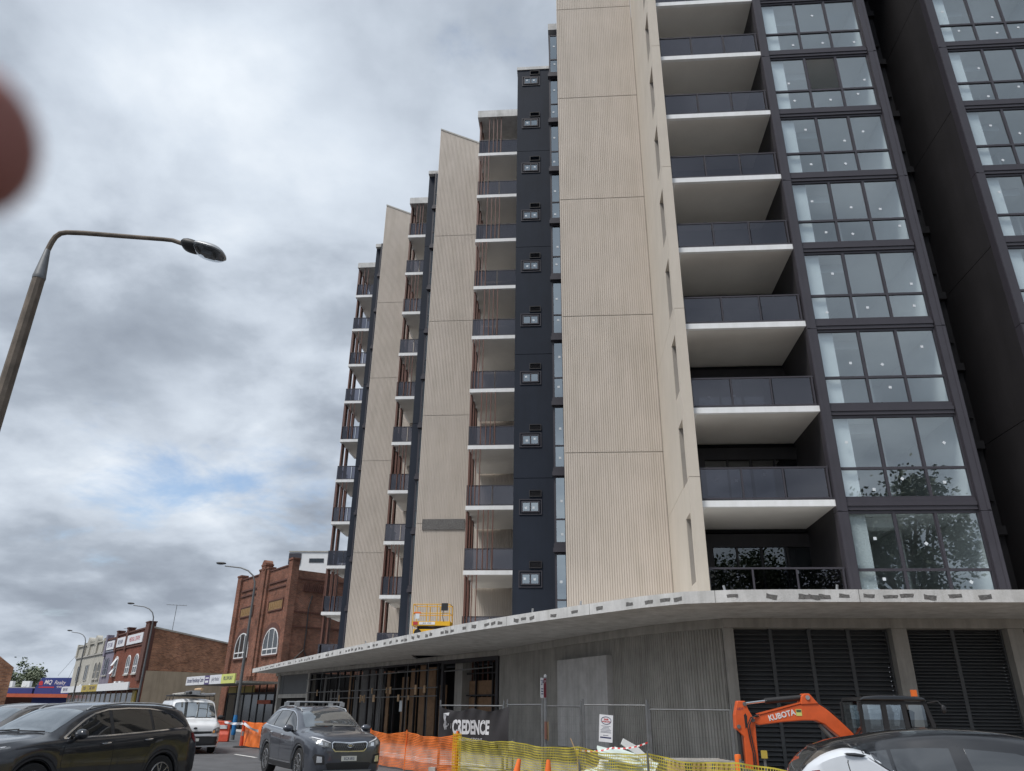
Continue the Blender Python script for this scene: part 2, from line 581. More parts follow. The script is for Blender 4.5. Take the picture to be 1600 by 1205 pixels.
# ------------------------------------------------------------------ the apartment building
OA, OB = 4.0, 23.0
bld = thing('apartment_building', 'tall new apartment building with beige ribbed walls and stacked balconies above a concrete canopy',
            'apartment building', Lw(OA, OB), -YAW)


def bp(mb, name, m, **k):
    return mb.build(name, m, bld, (-OA, -OB, 0), **k)


def bi(name, me, a, b, z, rz=0., parent=None, **k):
    if parent is None:
        return inst(name, me, bld, (a - OA, b - OB, z), (0, 0, rz), **k)
    return inst(name, me, parent, (a, b, z), (0, 0, rz), **k)


def ribbed(poly, z0, ztop, pitch=.09, d=.026, fr=(.0, .60, .66, .94)):
    """corrugated sheet along a polyline of (a, b); ztop may be a function of a"""
    L = [0.]
    for i in range(1, len(poly)):
        L.append(L[-1] + math.dist(poly[i], poly[i - 1]))
    T = L[-1]
    n = max(1, round(T / pitch))
    pt = T / n

    def at(s):
        s = min(max(s, 0), T)
        i = 0
        while i < len(L) - 2 and s > L[i + 1]:
            i += 1
        t = (s - L[i]) / (L[i + 1] - L[i])
        p, q = poly[i], poly[i + 1]
        l = L[i + 1] - L[i]
        return p[0] + (q[0] - p[0]) * t, p[1] + (q[1] - p[1]) * t, (q[1] - p[1]) / l, -(q[0] - p[0]) / l
    zf = ztop if callable(ztop) else (lambda a: ztop)
    vs, fs = [], []
    for k in range(n):
        for fi, dd in zip(fr, (0, 0, -d, -d)):
            x, y, nx, ny = at((k + fi) * pt)
            vs += [(x + nx * dd, y + ny * dd, z0), (x + nx * dd, y + ny * dd, zf(x))]
    x, y, nx, ny = at(T)
    vs += [(x, y, z0), (x, y, zf(x))]
    for i in range(len(vs) // 2 - 1):
        fs.append((2 * i, 2 * i + 2, 2 * i + 3, 2 * i + 1))
    return MB().add(vs, fs)


def lev(k):
    return 7.68 + 3.1 * (k - 2)


# ribbed wall panels, joints every two storeys
def ribwall(a0, a1, b, joints, rake):
    for i in range(len(joints) - 1):
        z0, z1 = joints[i] + .02, joints[i + 1] - .02
        if i == len(joints) - 2:
            def zt(a):
                return rake[0] + (rake[1] - rake[0]) * (a - a0) / (a1 - a0)
            mb = ribbed([(a0, b), (a1, b)], z0, zt)
            bp(mb, 'wall_panel', M['beige'])
            cp = MB()
            cp.add([(a0, b - .03, zt(a0)), (a1, b - .03, zt(a1)), (a1, b + .28, zt(a1)), (a0, b + .28, zt(a0)),
                    (a0, b - .03, zt(a0) + .12), (a1, b - .03, zt(a1) + .12), (a1, b + .28, zt(a1) + .12), (a0, b + .28, zt(a0) + .12)],
                   [(0, 3, 2, 1), (4, 5, 6, 7), (0, 1, 5, 4), (1, 2, 6, 5), (2, 3, 7, 6), (3, 0, 4, 7)])
            bp(cp, 'coping', M['conc_d'])
            bk = MB()
            bk.prism([(a0, 4.3), (a1, 4.3), (a1, zt(a1) - .01), (a0, zt(a0) - .01)], 'y', b + .03, b + .26)
            bp(bk, 'backing_wall', M['beige_side'])
        else:
            bp(ribbed([(a0, b), (a1, b)], z0, z1), 'wall_panel', M['beige'])


JT = [4.4, 11.05, 17.2, 23.35, 29.5, 35.65, 38.5]
ribwall(-.12, 3.75, 28.2, JT, (38.6, 37.4))
ribwall(-8.3, -2.42, 39.7, [4.4, 10.95, 17.26, 23.45, 29.7, 38.5], (38.5, 35.6))
ribwall(-14.0, -9.06, 47.8, [4.4, 10.95, 17.2, 23.4, 29.6, 38.5], (38.5, 36.2))
pt = MB()
pt.box(-7.95, -5.62, 39.655, 39.69, 10.6, 11.18)
bp(pt, 'repair_strip', M['chip'], label='unpainted grey band across the ribbed wall')

# building mass behind the facades (closed volumes)
core = MB()
core.box(-.10, 3.74, 28.5, 46, 4.3, 36.2)
core.box(-2.40, -.1, 32.1, 46, 4.3, 35.4)
core.box(-8.28, -2.43, 40.0, 56, 4.3, 35.0)
core.box(-9.04, -8.29, 40.8, 56, 4.3, 35.2)
core.box(-13.9, -9.05, 48.1, 60, 4.3, 35.0)
core.box(-14.70, -13.91, 48.9, 60, 4.3, 35.1)
core.box(3.75, 24, 29.2, 46, 4.3, 36.0)
bp(core, 'core_wall', M['dark'])


def dark_stack(a0, a1, b, depth, top, joints):
    zs = [4.3] + joints + [top]
    for i in range(len(zs) - 1):
        mb = MB()
        mb.box(a0, a1, b, b + depth, zs[i] + .012, zs[i + 1] - .012)
        bp(mb, 'dark_panel', M['dark'])


dark_stack(-2.42, -.57, 32.0, 7.6, 35.50, [11.16, 17.3, 23.4, 29.6])
dark_stack(-9.06, -8.60, 40.5, 7.2, 35.15, [10.9, 17.1, 23.3, 29.5])
dark_stack(-14.72, -14.28, 48.7, 7.0, 35.0, [10.9, 17.1, 23.3, 29.5])
cp = MB()
cp.box(-2.46, -.55, 31.95, 46, 35.51, 35.72)
cp.box(-5.10, -2.47, 35.2, 46, 35.2, 35.72)
cp.box(-.60, -.13, 29.38, 32.2, 35.6, 36.05)
cp.box(-11.0, -9.08, 43.3, 56, 35.15, 35.65)
cp.box(-9.07, -8.30, 40.2, 48, 35.17, 35.42)
cp.box(-16.95, -14.74, 51.3, 58, 35.05, 35.5)
cp.box(-14.73, -14.02, 48.4, 52, 35.02, 35.3)
bp(cp, 'roof_edge', M['conc'])

# small bathroom windows and vents on the dark wall
fw = MB()
for (x0, x1, z0, z1) in ((-.40, .40, -.25, -.19), (-.40, .40, .19, .25), (-.40, -.34, -.19, .19), (.34, .40, -.19, .19), (-.03, .03, -.19, .19)):
    fw.box(x0, x1, -.05, .02, z0, z1)
for (x0, x1, z0, z1) in ((-.50, .50, -.35, -.31), (-.50, .50, .31, .35), (-.50, -.46, -.31, .31), (.46, .50, -.31, .31)):
    fw.box(x0, x1, -.02, .01, z0, z1)
sw_me = fw.mesh('window', M['frame'])
sp_me = MB().box(-.335, -.033, -.02, -.008, -.19, .19).mesh('pane', M['pane_sky'])
st_me = MB().box(-.05, .05, -.004, .004, -.05, .05).mesh('sticker', M['sticker'])
vf = MB()
for (x0, x1, z0, z1) in ((-.27, .27, -.15, -.12), (-.27, .27, .12, .15), (-.27, -.24, -.12, .12), (.24, .27, -.12, .12)):
    vf.box(x0, x1, -.04, .01, z0, z1)
for k in range(5):
    vf.add([(-.24, -.03, -.11 + k * .045), (.24, -.03, -.11 + k * .045), (.24, .0, -.085 + k * .045), (-.24, .0, -.085 + k * .045)], [(0, 1, 2, 3)])
vt_me = vf.mesh('vent', [M['black']])
for k in range(1, 11):
    z = 6.75 + 3.1 * (k - 1)
    w = bi('window', sw_me, -1.66, 31.985, z)
    for j in (0, 1):
        p = bi('pane', sp_me, .368 * j, 0, 0, parent=w)
        if rnd.random() < .75 and not (k == 4 and j == 1):
            bi('sticker', st_me, -.20 + .38 * j + rnd.uniform(-.05, .05), -.026, rnd.uniform(-.05, .05), parent=w)
    bi('vent', vt_me, -1.44, 31.985, z + .60)

# balconies of the stepped bays
def slab_mesh(w, dpt, th=.2, name='balcony'):
    mb = MB()
    mb.box(0, w, 0, .14, -th, 0, 0)
    mb.box(0, .14, .14, dpt, -th, 0, 0)
    mb.box(.14, w, .14, dpt, -th + .012, -.012, 1)
    return mb.mesh(name, [M['white'], M['soffit']])


def stepped_bay(a0, a1, b, dpt, par, ks, bar_sets, blade=True, two=True):
    w = a1 - a0
    sm = slab_mesh(w, dpt)
    gl_w = w / 2 if two else w
    gm = MB().box(.02, gl_w - .02, -.006, .006, .08, 1.0).mesh('glass_panel', M['tint'])
    gs = MB().box(-.006, .006, .05, 1.2, .08, 1.0).mesh('glass_panel', M['tint'])
    rm = MB()
    rm.box(0, w, -.025, .025, 1.0, 1.05)
    rm.box(0, w, -.02, .02, .03, .08)
    rm.box(0, .05, 0, dpt * .6, 1.0, 1.05)
    for x in ([0, w / 2, w - .04] if two else [0, w - .04]):
        rm.box(x, x + .035, -.02, .02, 0, 1.02)
    rme = rm.mesh('handrail', M['frame'])
    bar = MB().box(-.022, .022, -.03, .03, 0, 2.9).mesh('screen_bar', M['brown'])
    bl = MB().box(-.05, .05, 0, .55, 0, 2.9).mesh('screen_blade', M['brown'])
    for k in ks:
        z = lev(k) if k > 1 else 4.57
        s = bi('balcony', sm, a0, b, z)
        for j in range(2 if two else 1):
            bi('glass_panel', gm, j * gl_w, .10, 0, parent=s)
        for j in range(2):
            bi('glass_panel', gs, .06, .1 + 1.25 * j, 0, parent=s)
        bi('handrail', rme, 0.02, .10, 0, parent=s)
        for x in bar_sets[k % 2]:
            bi('screen_bar', bar, x - a0, .03, 0, parent=s)
        if blade:
            for q, yy in enumerate((.45, 1.55) if k % 2 else (.3, 1.25, 2.2)):
                bi('screen_blade', bl, .05, yy, 0, parent=s)


stepped_bay(-5.0, -2.43, 35.3, 4.3, 1, range(1, 11), {0: (-4.37, -4.11, -3.88, -3.65), 1: (-4.9, -4.76, -4.57, -4.36)})
stepped_bay(-10.95, -9.07, 43.4, 4.35, 0, range(1, 11), {0: (-10.85, -10.45, -10.2, -10.0), 1: ()})
stepped_bay(-16.9, -14.73, 51.4, 4.1, 1, range(1, 11), {0: (-16.85, -16.35, -16.05), 1: ()})

# glazed strip left of the big beige wall, and the slim ones further along
def strip(a0, a1, b, glazed):
    fr = MB()
    w = a1 - a0
    for (x0, x1, z0, z1) in ((0, .08, 0, 2.73), (w - .05, w, 0, 2.73), (.08, w - .05, 0, .05), (.08, w - .05, 2.68, 2.73), (.08, w - .05, .93, .99)):
        fr.box(x0, x1, 0, .07, z0, z1)
    fm = fr.mesh('window', M['frame'])
    p1 = MB().box(.08, w - .05, .03, .04, .05, .93).mesh('pane', M['pane_sky'])
    p2 = MB().box(.08, w - .05, .03, .04, .99, 2.68).mesh('pane', M['pane_sky'])
    bd = MB()
    bd.box(-.06, w, -.16, .1, -.37, -.20)
    bd.box(-.03, w, -.08, .1, -.20, -.02)
    bm_ = bd.mesh('floor_band', M['frame'])
    for k in range(1, 11):
        z = lev(k) + .05 if k > 1 else 4.6
        if k > 1:
            bi('floor_band', bm_, a0, b, z)
        wn_ = bi('window', fm, a0, b, z)
        if glazed:
            bi('pane', p1, 0, 0, 0, parent=wn_)
            bi('pane', p2, 0, 0, 0, parent=wn_)
            bi('sticker', st_me, .27 + rnd.uniform(-.05, .05), .02, rnd.uniform(1.3, 2.0), parent=wn_)
            bi('sticker', st_me, .27 + rnd.uniform(-.08, .05), .02, rnd.uniform(.2, .7), parent=wn_)
        else:
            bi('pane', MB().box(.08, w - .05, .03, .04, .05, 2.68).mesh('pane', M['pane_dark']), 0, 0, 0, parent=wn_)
    v = MB()
    v.box(a0, a1, b + .6, b + .7, 4.4, 35.1)
    v.box(a0, a0 + .05, b + .07, b + 2.4, 4.4, 35.1)
    bp(v, 'reveal', M['dark'])


strip(-.57, -.10, 29.45, True)
strip(-8.60, -8.29, 40.2, False)
strip(-14.28, -13.99, 48.3, False)

# beige fin with slots
FJ = [4.4, 8.4, 14.4, 20.5, 26.7, 32.9, 38.0]
for i in range(len(FJ) - 1):
    z0, z1 = FJ[i] + .008, FJ[i + 1] - .008
    mb = MB()
    mb.box(3.76, 4.10, 22.74, 23.06, z0, z1)
    mb.box(3.76, 4.10, 24.0, 28.19, z0, z1)
    zz_ = z0
    for k in range(1, 12):
        s0, s1 = 5.25 + 3.1 * (k - 1), 7.35 + 3.1 * (k - 1)
        s0c, s1c = max(s0, z0), min(s1, z1)
        if s1c <= z0 or s0c >= z1:
            continue
        if s0c > zz_:
            mb.box(3.76, 4.10, 23.061, 23.999, zz_, s0c)
        zz_ = s1c
    if zz_ < z1:
        mb.box(3.76, 4.10, 23.061, 23.999, zz_, z1)
    fpn = bp(mb, 'fin_panel', M['beige_side'])
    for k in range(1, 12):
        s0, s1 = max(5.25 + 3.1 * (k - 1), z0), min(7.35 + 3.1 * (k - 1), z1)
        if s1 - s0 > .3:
            rv = MB().box(3.775, 4.085, 23.97, 23.999, s0, s1)  # added lining, painted darker to imitate shade on the slot jamb
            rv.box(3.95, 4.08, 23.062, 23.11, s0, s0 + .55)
            rv.build('painted_slot_shade', M['reveal'], fpn)

# right-hand balconies
sm = slab_mesh(4.03, 3.25)
gm = MB().box(.03, 1.25, -.006, .006, .10, 1.02).mesh('glass_panel', M['tint'])
rm = MB()
rm.box(0, 3.98, -.03, .03, 1.03, 1.08)
rm.box(0, 3.98, -.02, .02, .05, .10)
for x in (.0, 1.28, 2.56, 3.9):
    rm.box(x, x + .05, -.028, .028, -.02, 1.03)
rme = rm.mesh('handrail', M['frame'])
df = MB()
for (x0, x1, z0, z1) in ((-.75, -.02, .0, 2.72), (-.02, 3.33, 2.28, 2.72), (-.02, 3.33, .0, .06)):
    df.box(x0, x1, -.08, .08, z0, z1)
for x in (-.02, .80, 1.62, 2.47, 3.27):
    df.box(x, x + .06, -.05, .06, .06, 2.28)
dfm = df.mesh('sliding_door', M['black'])
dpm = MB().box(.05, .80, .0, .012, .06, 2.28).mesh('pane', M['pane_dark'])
lc = MB().lathe([(.09, -.03), (.09, -.012), (.05, -.035)], 12).mesh('downlight', M['white'])
for k in range(1, 12):
    z = lev(k) if k > 1 else 4.57
    s = bi('balcony', sm, 4.105, 22.92, z)
    for j in range(3):
        bi('glass_panel', gm, .03 + j * 1.3, .08, 0, parent=s)
    bi('handrail', rme, .02, .08, 0, parent=s)
    dr = bi('sliding_door', dfm, 4.86, 26.0, z)
    for j in range(4):
        bi('pane', dpm, j * .83, 0.02 * (j % 2), 0, parent=dr)
        if rnd.random() < .6:
            bi('sticker', st_me, .4 + j * .83 + rnd.uniform(-.15, .15), -.02, rnd.uniform(1.35, 1.75), parent=dr)
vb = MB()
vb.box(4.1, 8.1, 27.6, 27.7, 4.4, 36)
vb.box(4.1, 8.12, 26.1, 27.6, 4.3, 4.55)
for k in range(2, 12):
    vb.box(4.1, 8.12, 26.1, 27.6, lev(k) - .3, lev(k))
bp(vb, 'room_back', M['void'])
blk = MB()
for k, x, y in ((2, 4.2, 23.2), (1, 4.3, 23.6), (4, 5.9, 23.4)):
    blk.box(x, x + .55, y, y + .3, (lev(k) if k > 1 else 4.57) + .01, (lev(k) if k > 1 else 4.57) + .22)
bp(blk, 'cladding_offcut', M['greyboard'])

# window bays of the right-hand facade
def bay_frames():
    mb = MB()
    xs = [(.0, .05), (1.33, 1.41), (2.55, 2.63), (3.80, 3.85)]
    for x0, x1 in xs:
        mb.box(x0, x1, 0, .09, .0, 2.72)
    for i in range(3):
        for z0, z1 in ((0, .06), (.92, 1.0), (2.64, 2.72)):
            mb.box(xs[i][1], xs[i + 1][0], .004, .085, z0, z1)
    mb.box(1.41, 1.44, .03, .06, 1.0, 2.64)
    mb.box(2.52, 2.55, .03, .06, 1.0, 2.64)
    return mb.mesh('window_bay', M['frame'])


bf = bay_frames()
PX = [(.05, 1.33), (1.41, 2.55), (2.63, 3.80)]
lo_me = [MB().box(x0, x1, .045, .055, .06, .92).mesh('pane', M['pane']) for x0, x1 in PX]
hi_me = [MB().box(x0, x1, .045, .055, 1.0, 2.64).mesh('pane', M['pane']) for x0, x1 in PX]
bdm = MB()
bdm.box(0, 3.82, 0, .14, -.37, -.25)
bdm.box(0, 3.82, -.03, .14, -.245, -.12)
bdm.box(0, 3.82, .0, .14, -.115, .0)
bdm = bdm.mesh('floor_band', M['frame'])
rmm = MB()
rmm.box(-.2, 4.1, .16, 5.6, -.36, -.10, 0)    # ceiling of the flat below
rmm.box(-.2, 4.1, .16, 5.6, -.095, .0, 1)     # floor
rmm.box(-.2, 4.1, 5.0, 5.1, .001, 2.735, 0)
rmm.box(-.25, -.05, .2, 5.0, .001, 2.735, 0)
rmm.box(3.9, 4.1, .2, 5.0, .001, 2.735, 0)
rmm.box(-.04, .58, .17, .55, .002, 2.735, 0)   # white return wall beside the glass
rmm.box(.582, 1.7, .9, 1.4, 2.42, 2.734, 0)   # bulkhead
rmm.box(2.5, 2.6, 2.6, 4.99, .001, 2.735, 0)
rmm = rmm.mesh('room', [M['inwall'], M['infloor']])
sst = MB().box(-.045, .045, -.004, .004, -.045, .045).mesh('sticker', M['sticker'])
for a0 in (8.45, 15.32):
    for k in range(1, 12):
        z = lev(k) + .05 if k > 1 else 4.62
        w = bi('window_bay', bf, a0, 23.0, z)
        for i in range(3):
            bi('pane', lo_me[i], 0, 0, 0, parent=w)
            if not (a0 < 10 and k == 7 and i == 1):
                bi('pane', hi_me[i], 0, 0, 0, parent=w)
            if rnd.random() < .85:
                bi('sticker', sst, rnd.uniform(PX[i][0] + .35, PX[i][1] - .2), .038, rnd.uniform(.25, .7), parent=w).rotation_euler[1] = rnd.choice((0, .1, .7))
            if rnd.random() < .7 and not (k == 7 and i == 1):
                bi('sticker', sst, rnd.uniform(PX[i][0] + .3, PX[i][1] - .25), .038, rnd.uniform(1.3, 2.2), parent=w).rotation_euler[1] = rnd.choice((0, .1, .75))
        if k > 1:
            bi('floor_band', bdm, a0 + .015, 22.96, z)
        bi('room', rmm, a0, 23.0, z)
    for (p0_, p1_) in ((a0 - .32, a0 - .005), (a0 + 3.855, a0 + 4.17)):
        zs = [4.5, 7.3, 13.55, 19.75, 25.95, 32.1, 37]
        for i in range(len(zs) - 1):
            mb = MB()
            mb.box(p0_, p1_, 22.88, 23.2, zs[i] + .008, zs[i + 1] - .008)
            mb.box(p0_ + .2 if p0_ > a0 else p0_ + .02, p1_ - .02 if p0_ > a0 else p1_ - .2, 22.865, 22.879, zs[i] + .03, zs[i + 1] - .03)
            bp(mb, 'pier_cover', M['frame'])
sl = MB()
sl.box(8.135, 8.24, 23.205, 29, 4.4, 36.5)
sl.box(12.52, 12.62, 23.205, 29, 4.4, 36.5)
bp(sl, 'side_wall', M['black'])
JS = [4.4, 10.6, 16.8, 23.0, 29.2, 36.5]
for i in range(5):
    mb = MB()
    mb.box(15.0, 15.1, 23.21, 29, JS[i] + .012, JS[i + 1] - .012)
    bp(mb, 'side_panel', M['black'])
bk = MB()
bk.box(12.63, 14.99, 26.8, 27.0, 4.4, 36.5)
for k in range(1, 12):
    z = lev(k)
    bk.box(12.63, 14.99, 26.6, 26.8, z - .3, z)
    bk.box(14.2, 14.4, 26.62, 26.8, z, z + 2.8)
    bk.box(14.75, 14.9, 26.70, 26.8, z + .9, z + 1.0)
bp(bk, 'recess_wall', M['black'])
bp(MB().box(4.1, 24, 22.9, 46, 36.5, 36.9), 'roof_slab', M['conc'])

# ------------------------------------------------------------------ canopy
inner = [(30, 30), (3.7, 30), (-.3, 31), (-2.3, 40), (-8.2, 40), (-9, 49), (-14, 49), (-14.6, 57), (-22.0, 63.7)]
cm = MB()
cm.prism(CANP + inner, 'z', 4.2, 4.5)
can = bp(cm, 'canopy', M['conc'])
lip = MB()
for i in range(len(CANP) - 1):  # drip groove line and formwork joints
    pass
arc = [0.]
for i in range(1, len(CANP)):
    arc.append(arc[-1] + math.dist(CANP[i], CANP[i - 1]))


def on_can(s):
    i = 0
    while i < len(arc) - 2 and s > arc[i + 1]:
        i += 1
    t = (s - arc[i]) / (arc[i + 1] - arc[i])
    p, q = CANP[i], CANP[i + 1]
    return (p[0] + (q[0] - p[0]) * t, p[1] + (q[1] - p[1]) * t, math.atan2(q[1] - p[1], q[0] - p[0]))


def s_at_a(a):
    lo, hi = 0., arc[-1]
    for _ in range(50):
        m_ = (lo + hi) / 2
        if on_can(m_)[0] < a:
            lo = m_
        else:
            hi = m_
    return lo


chips = []
for k in range(4):
    mb = MB()
    r2 = random.Random(k + 3)
    n = 12
    poly = []
    for (x, z) in ((-.5, -.5), (-.2, -.5), (.2, -.5), (.5, -.5), (.5, 0), (.5, .5), (.2, .5), (-.2, .5), (-.5, .5), (-.5, 0)):
        poly.append(((x + r2.uniform(-.05, .05)) * .27, (z + r2.uniform(-.12, .12)) * .085 + x * .02 * (k - 1.5)))
    mb.prism(poly, 'y', -.005, .03)
    chips.append(mb.mesh('chipped_patch', M['chip']))
ss = [s_at_a(a) for a in (4.05, 5.0, 5.78, 6.03, 6.27, 6.75, 7.35, 7.86, 8.25, 8.8, 9.4, 10.1)]
s = s_at_a(-23.5)
while s < s_at_a(2.9):
    grp = rnd.choice((1, 1, 1, 2, 3))
    for _ in range(grp):
        ss.append(s)
        s += rnd.uniform(.38, .55)
    s += rnd.uniform(.35, 1.5) * (.8 if s < 25 else .45)
for i, s in enumerate(ss):
    a, b, an = on_can(s)
    inst('chipped_patch', rnd.choice(chips), can, (a, b, 4.335 + rnd.uniform(-.025, .02)), (0, rnd.uniform(-.05, .05), an), (rnd.uniform(.9, 1.25), 1, rnd.uniform(.95, 1.35)))
jm = MB().box(-.006, .006, -.0035, .01, 4.2, 4.5).mesh('joint', M['chip'])
for s in range(3, int(arc[-1]) - 14, 4):
    a, b, an = on_can(s + rnd.uniform(-.4, .4))
    inst('joint', jm, can, (a, b, 0), (0, 0, an))
# drain mark stubs and drips of rust under the slab edge
stub = MB().lathe([(.03, 0), (.03, .12), (.0, .125)], 8).mesh('conduit_stub', M['steel'])
for a in (3.9, 6.62, -9.7, -1.2, .3):
    x, b, an = on_can(s_at_a(a))
    inst('conduit_stub', stub, can, (x, b + .05, 4.5), (rnd.uniform(-.2, .2), rnd.uniform(-.2, .2), 0))

# ------------------------------------------------------------------ street level
WALL = line_pts([(-3.26, 35.9), (.18, 29.25), (2.24, 25.65), (3.3, 24.25), (4.40, 23.25)], 14)
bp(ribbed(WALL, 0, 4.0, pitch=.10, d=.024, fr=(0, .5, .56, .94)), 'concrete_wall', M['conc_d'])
wb = MB()
wb.prism([(p[0] + .08, p[1] + .06) for p in WALL] + [(4.5, 24.5), (4.5, 36), (-3, 36.3)], 'z', 0, 4.19)
bp(wb, 'wall_backing', M['conc_d'])
an = math.atan2(25.6 - 35.9, 2.24 + 3.26)
LW_ = math.dist((-3.26, 35.9), (2.24, 25.6))
inf = MB().box(LW_ - 5.36, LW_ - 1.70, -.30, .05, .5, 3.42)
inf.box(LW_ - 3.35, LW_ - 3.32, -.303, -.29, .5, 3.42)
inf.build('infill_panel', M['conc_i'], bld, (-3.26 - OA, 35.9 - OB, 0), (0, 0, an), label='smooth rendered infill in the ribbed wall')
for x0, x1 in ((4.42, 4.70), (9.14, 9.56), (12.32, 12.74), (17.2, 17.6)):
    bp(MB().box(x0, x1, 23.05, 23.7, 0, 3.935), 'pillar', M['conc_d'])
bm2 = MB()
bm2.prism([(p[0] - .05, p[1] - .06) for p in WALL] + [(4.42, 22.98), (26, 22.98), (26, 23.6), (4.5, 23.6)] + [(p[0] + .25, p[1] + .2) for p in WALL[::-1]], 'z', 3.94, 4.195)
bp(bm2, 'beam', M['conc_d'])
for (a0, a1, cols, pitch) in ((4.71, 9.13, 4, .122), (9.57, 12.31, 2, .088), (12.75, 17.19, 4, .122)):
    w = (a1 - a0) / cols
    mb = MB()
    for c in range(cols + 1):
        x = a0 + c * w
        mb.box(x - (.05 if c else 0), x + (.05 if c < cols else 0), 23.36, 23.50, .05, 3.94)
    mb.box(a0, a1, 23.7, 23.75, 0, 3.94)
    lb = bp(mb, 'louvre_bank', M['louvre'])
    blm = MB()
    blm.add([(-w / 2 + .05, 0, 0), (w / 2 - .05, 0, 0), (w / 2 - .05, .12, pitch * .8), (-w / 2 + .05, .12, pitch * .8),
             (-w / 2 + .05, 0, .015), (w / 2 - .05, 0, .015), (w / 2 - .05, .12, pitch * .8 + .015), (-w / 2 + .05, .12, pitch * .8 + .015)],
            [(0, 3, 2, 1), (4, 5, 6, 7), (0, 1, 5, 4), (1, 2, 6, 5), (2, 3, 7, 6), (3, 0, 4, 7)])
    blm = blm.mesh('louvre_blade', M['louvre'])
    for c in range(cols):
        z = .1
        while z < 3.86:
            inst('louvre_blade', blm, lb, (a0 + (c + .5) * w, 23.35, z))
            z += pitch

# open shopfront with boards behind
S0, S1 = (-18.5, 55.6), (-3.26, 35.9)
SA = math.atan2(S1[1] - S0[1], S1[0] - S0[0])
SL = math.dist(S0, S1)


def sp(mb, name, m, **k):
    return mb.build(name, m, bld, (S0[0] - OA, S0[1] - OB, 0), (0, 0, SA), **k)


sh = MB()
sh.box(-6, SL, 6.0, 6.2, .1, 4.19)
sh.box(-6, SL, .1, 6, .08, .13)
sh.box(-6.1, -6, 0, 6, .1, 4.19)
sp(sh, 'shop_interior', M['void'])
hd = MB()
hd.box(-8, SL - .02, -.06, .3, 3.97, 4.19)
sp(hd, 'beam', M['conc_d'])
fr = MB()
k = 0
x = .0
xs = []
while x < SL - 5.45:
    xs.append(x)
    x += 1.27
for i, x in enumerate(xs):
    wd = .16 if i in (0, 8) else .05
    fr.box(x, x + wd, -.04, .08, .12, 3.96)
fr.box(0, SL - 5.3, -.035, .07, 3.86, 3.965)
fr.box(0, SL - 5.3, -.035, .07, .12, .24)
fr.box(SL - 5.42, SL - 5.2, -.06, .12, .12, 3.96)
fr.box(SL - 5.2, SL - .25, -.05, .1, 3.78, 3.965)
fr.box(SL - .25, SL - .03, -.06, .12, .12, 3.96)
for x in (SL - 3.55, SL - 2.0):
    fr.box(x, x + .07, .85, .95, .12, 3.8)
for z in (1.25, 2.3, 3.3):
    fr.box(SL - 4.4, SL - .3, .86, .94, z, z + .06)
sp(fr, 'shopfront_frame', M['black'])
x = .15
bm3 = [M['greyboard'], M['greyboard'], M['ply']]
while x < SL - 6.2:
    w = rnd.uniform(.62, .85)
    h = rnd.choice((3.6, 3.75, 2.7, 3.2))
    if rnd.random() < .86:
        mb = MB()
        mb.box(x, x + w, .45, .49, .14, .14 + h)
        if rnd.random() < .5:
            mb.box(x + .02, x + w * .9, .52, .55, .14, 1.4)
        sp(mb, 'board', bm3[1 if x < 11 and rnd.random() < .8 else 2 if rnd.random() < .6 else 0])
    x += w + rnd.uniform(.28, .5)
for (x0, x1, z0, z1) in ((SL - 4.35, SL - 2.03, .3, 1.2), (SL - 1.95, SL - .3, .3, 1.2), (SL - 4.35, SL - 2.03, 1.32, 2.25), (SL - 1.95, SL - .3, 1.32, 2.25), (SL - 4.35, SL - 2.03, 2.37, 3.0), (SL - 1.95, SL - .3, 2.37, 3.1)):
    sp(MB().box(x0, x1, 1.0, 1.04, z0, z1), 'plywood_sheet', M['ply'])
stud = MB()
for i in range(9):
    stud.box(SL - 4.3 + i * .5, SL - 4.25 + i * .5, 1.08, 1.16, .12, 3.9)
sp(stud, 'stud_wall', M['brown'])
sp(MB().box(SL - 5.15, SL - 4.4, .6, 1.3, .12, 3.97), 'pillar', M['conc_d'])
for z, x0, x1 in ((3.5, -.0, SL - 5.4), (2.66, .0, SL - 5.3), (2.26, 5.0, SL - 5.3), (3.42, SL - 4.6, SL - .1)):
    sp(MB().tube([(x0, -.3, z), (x1, -.3, z + .04)], .028, 8), 'scaffold_rail', M['steel_d'])
for i in range(14):
    x = rnd.uniform(1, SL - 5.6)
    z = rnd.choice((2.66, 2.26))
    h = rnd.uniform(.2, .5)
    mb = MB().box(x, x + rnd.uniform(.07, .3 if rnd.random() < .3 else .12), -.36, -.31, z - h * .6, z + h * .4)
    sp(mb, 'timber_block', M['timber'])
for x in (3.1, 6.4, 9.2, 12.8, 16.2, 18.6):
    sp(MB().tube([(x, -.33, .12), (x, -.33, 3.9)], .022, 8), 'scaffold_post', M['steel_d'])
sp(MB().box(14.9, 15.25, -.08, -.07, 1.55, 2.1), 'paper_notice', M['sticker'])
# end of the podium: columns and blank sign panel
sp(MB().box(-.35, -.05, -.1, .4, .12, 3.965), 'pillar', M['conc_d'])
sp(MB().box(-7.2, -6.85, -.1, .4, .12, 3.965), 'pillar', M['conc_d'])
sp(MB().box(-6.85, -.35, -.05, .2, 2.35, 2.62), 'lintel', M['conc_d'])
sp(MB().box(-6.83, -.37, .0, .15, 2.63, 3.96), 'sign_blank', M['louvre'])
sp(MB().box(-6.8, -.4, .3, .4, .12, 2.3), 'roller_door', M['void'])

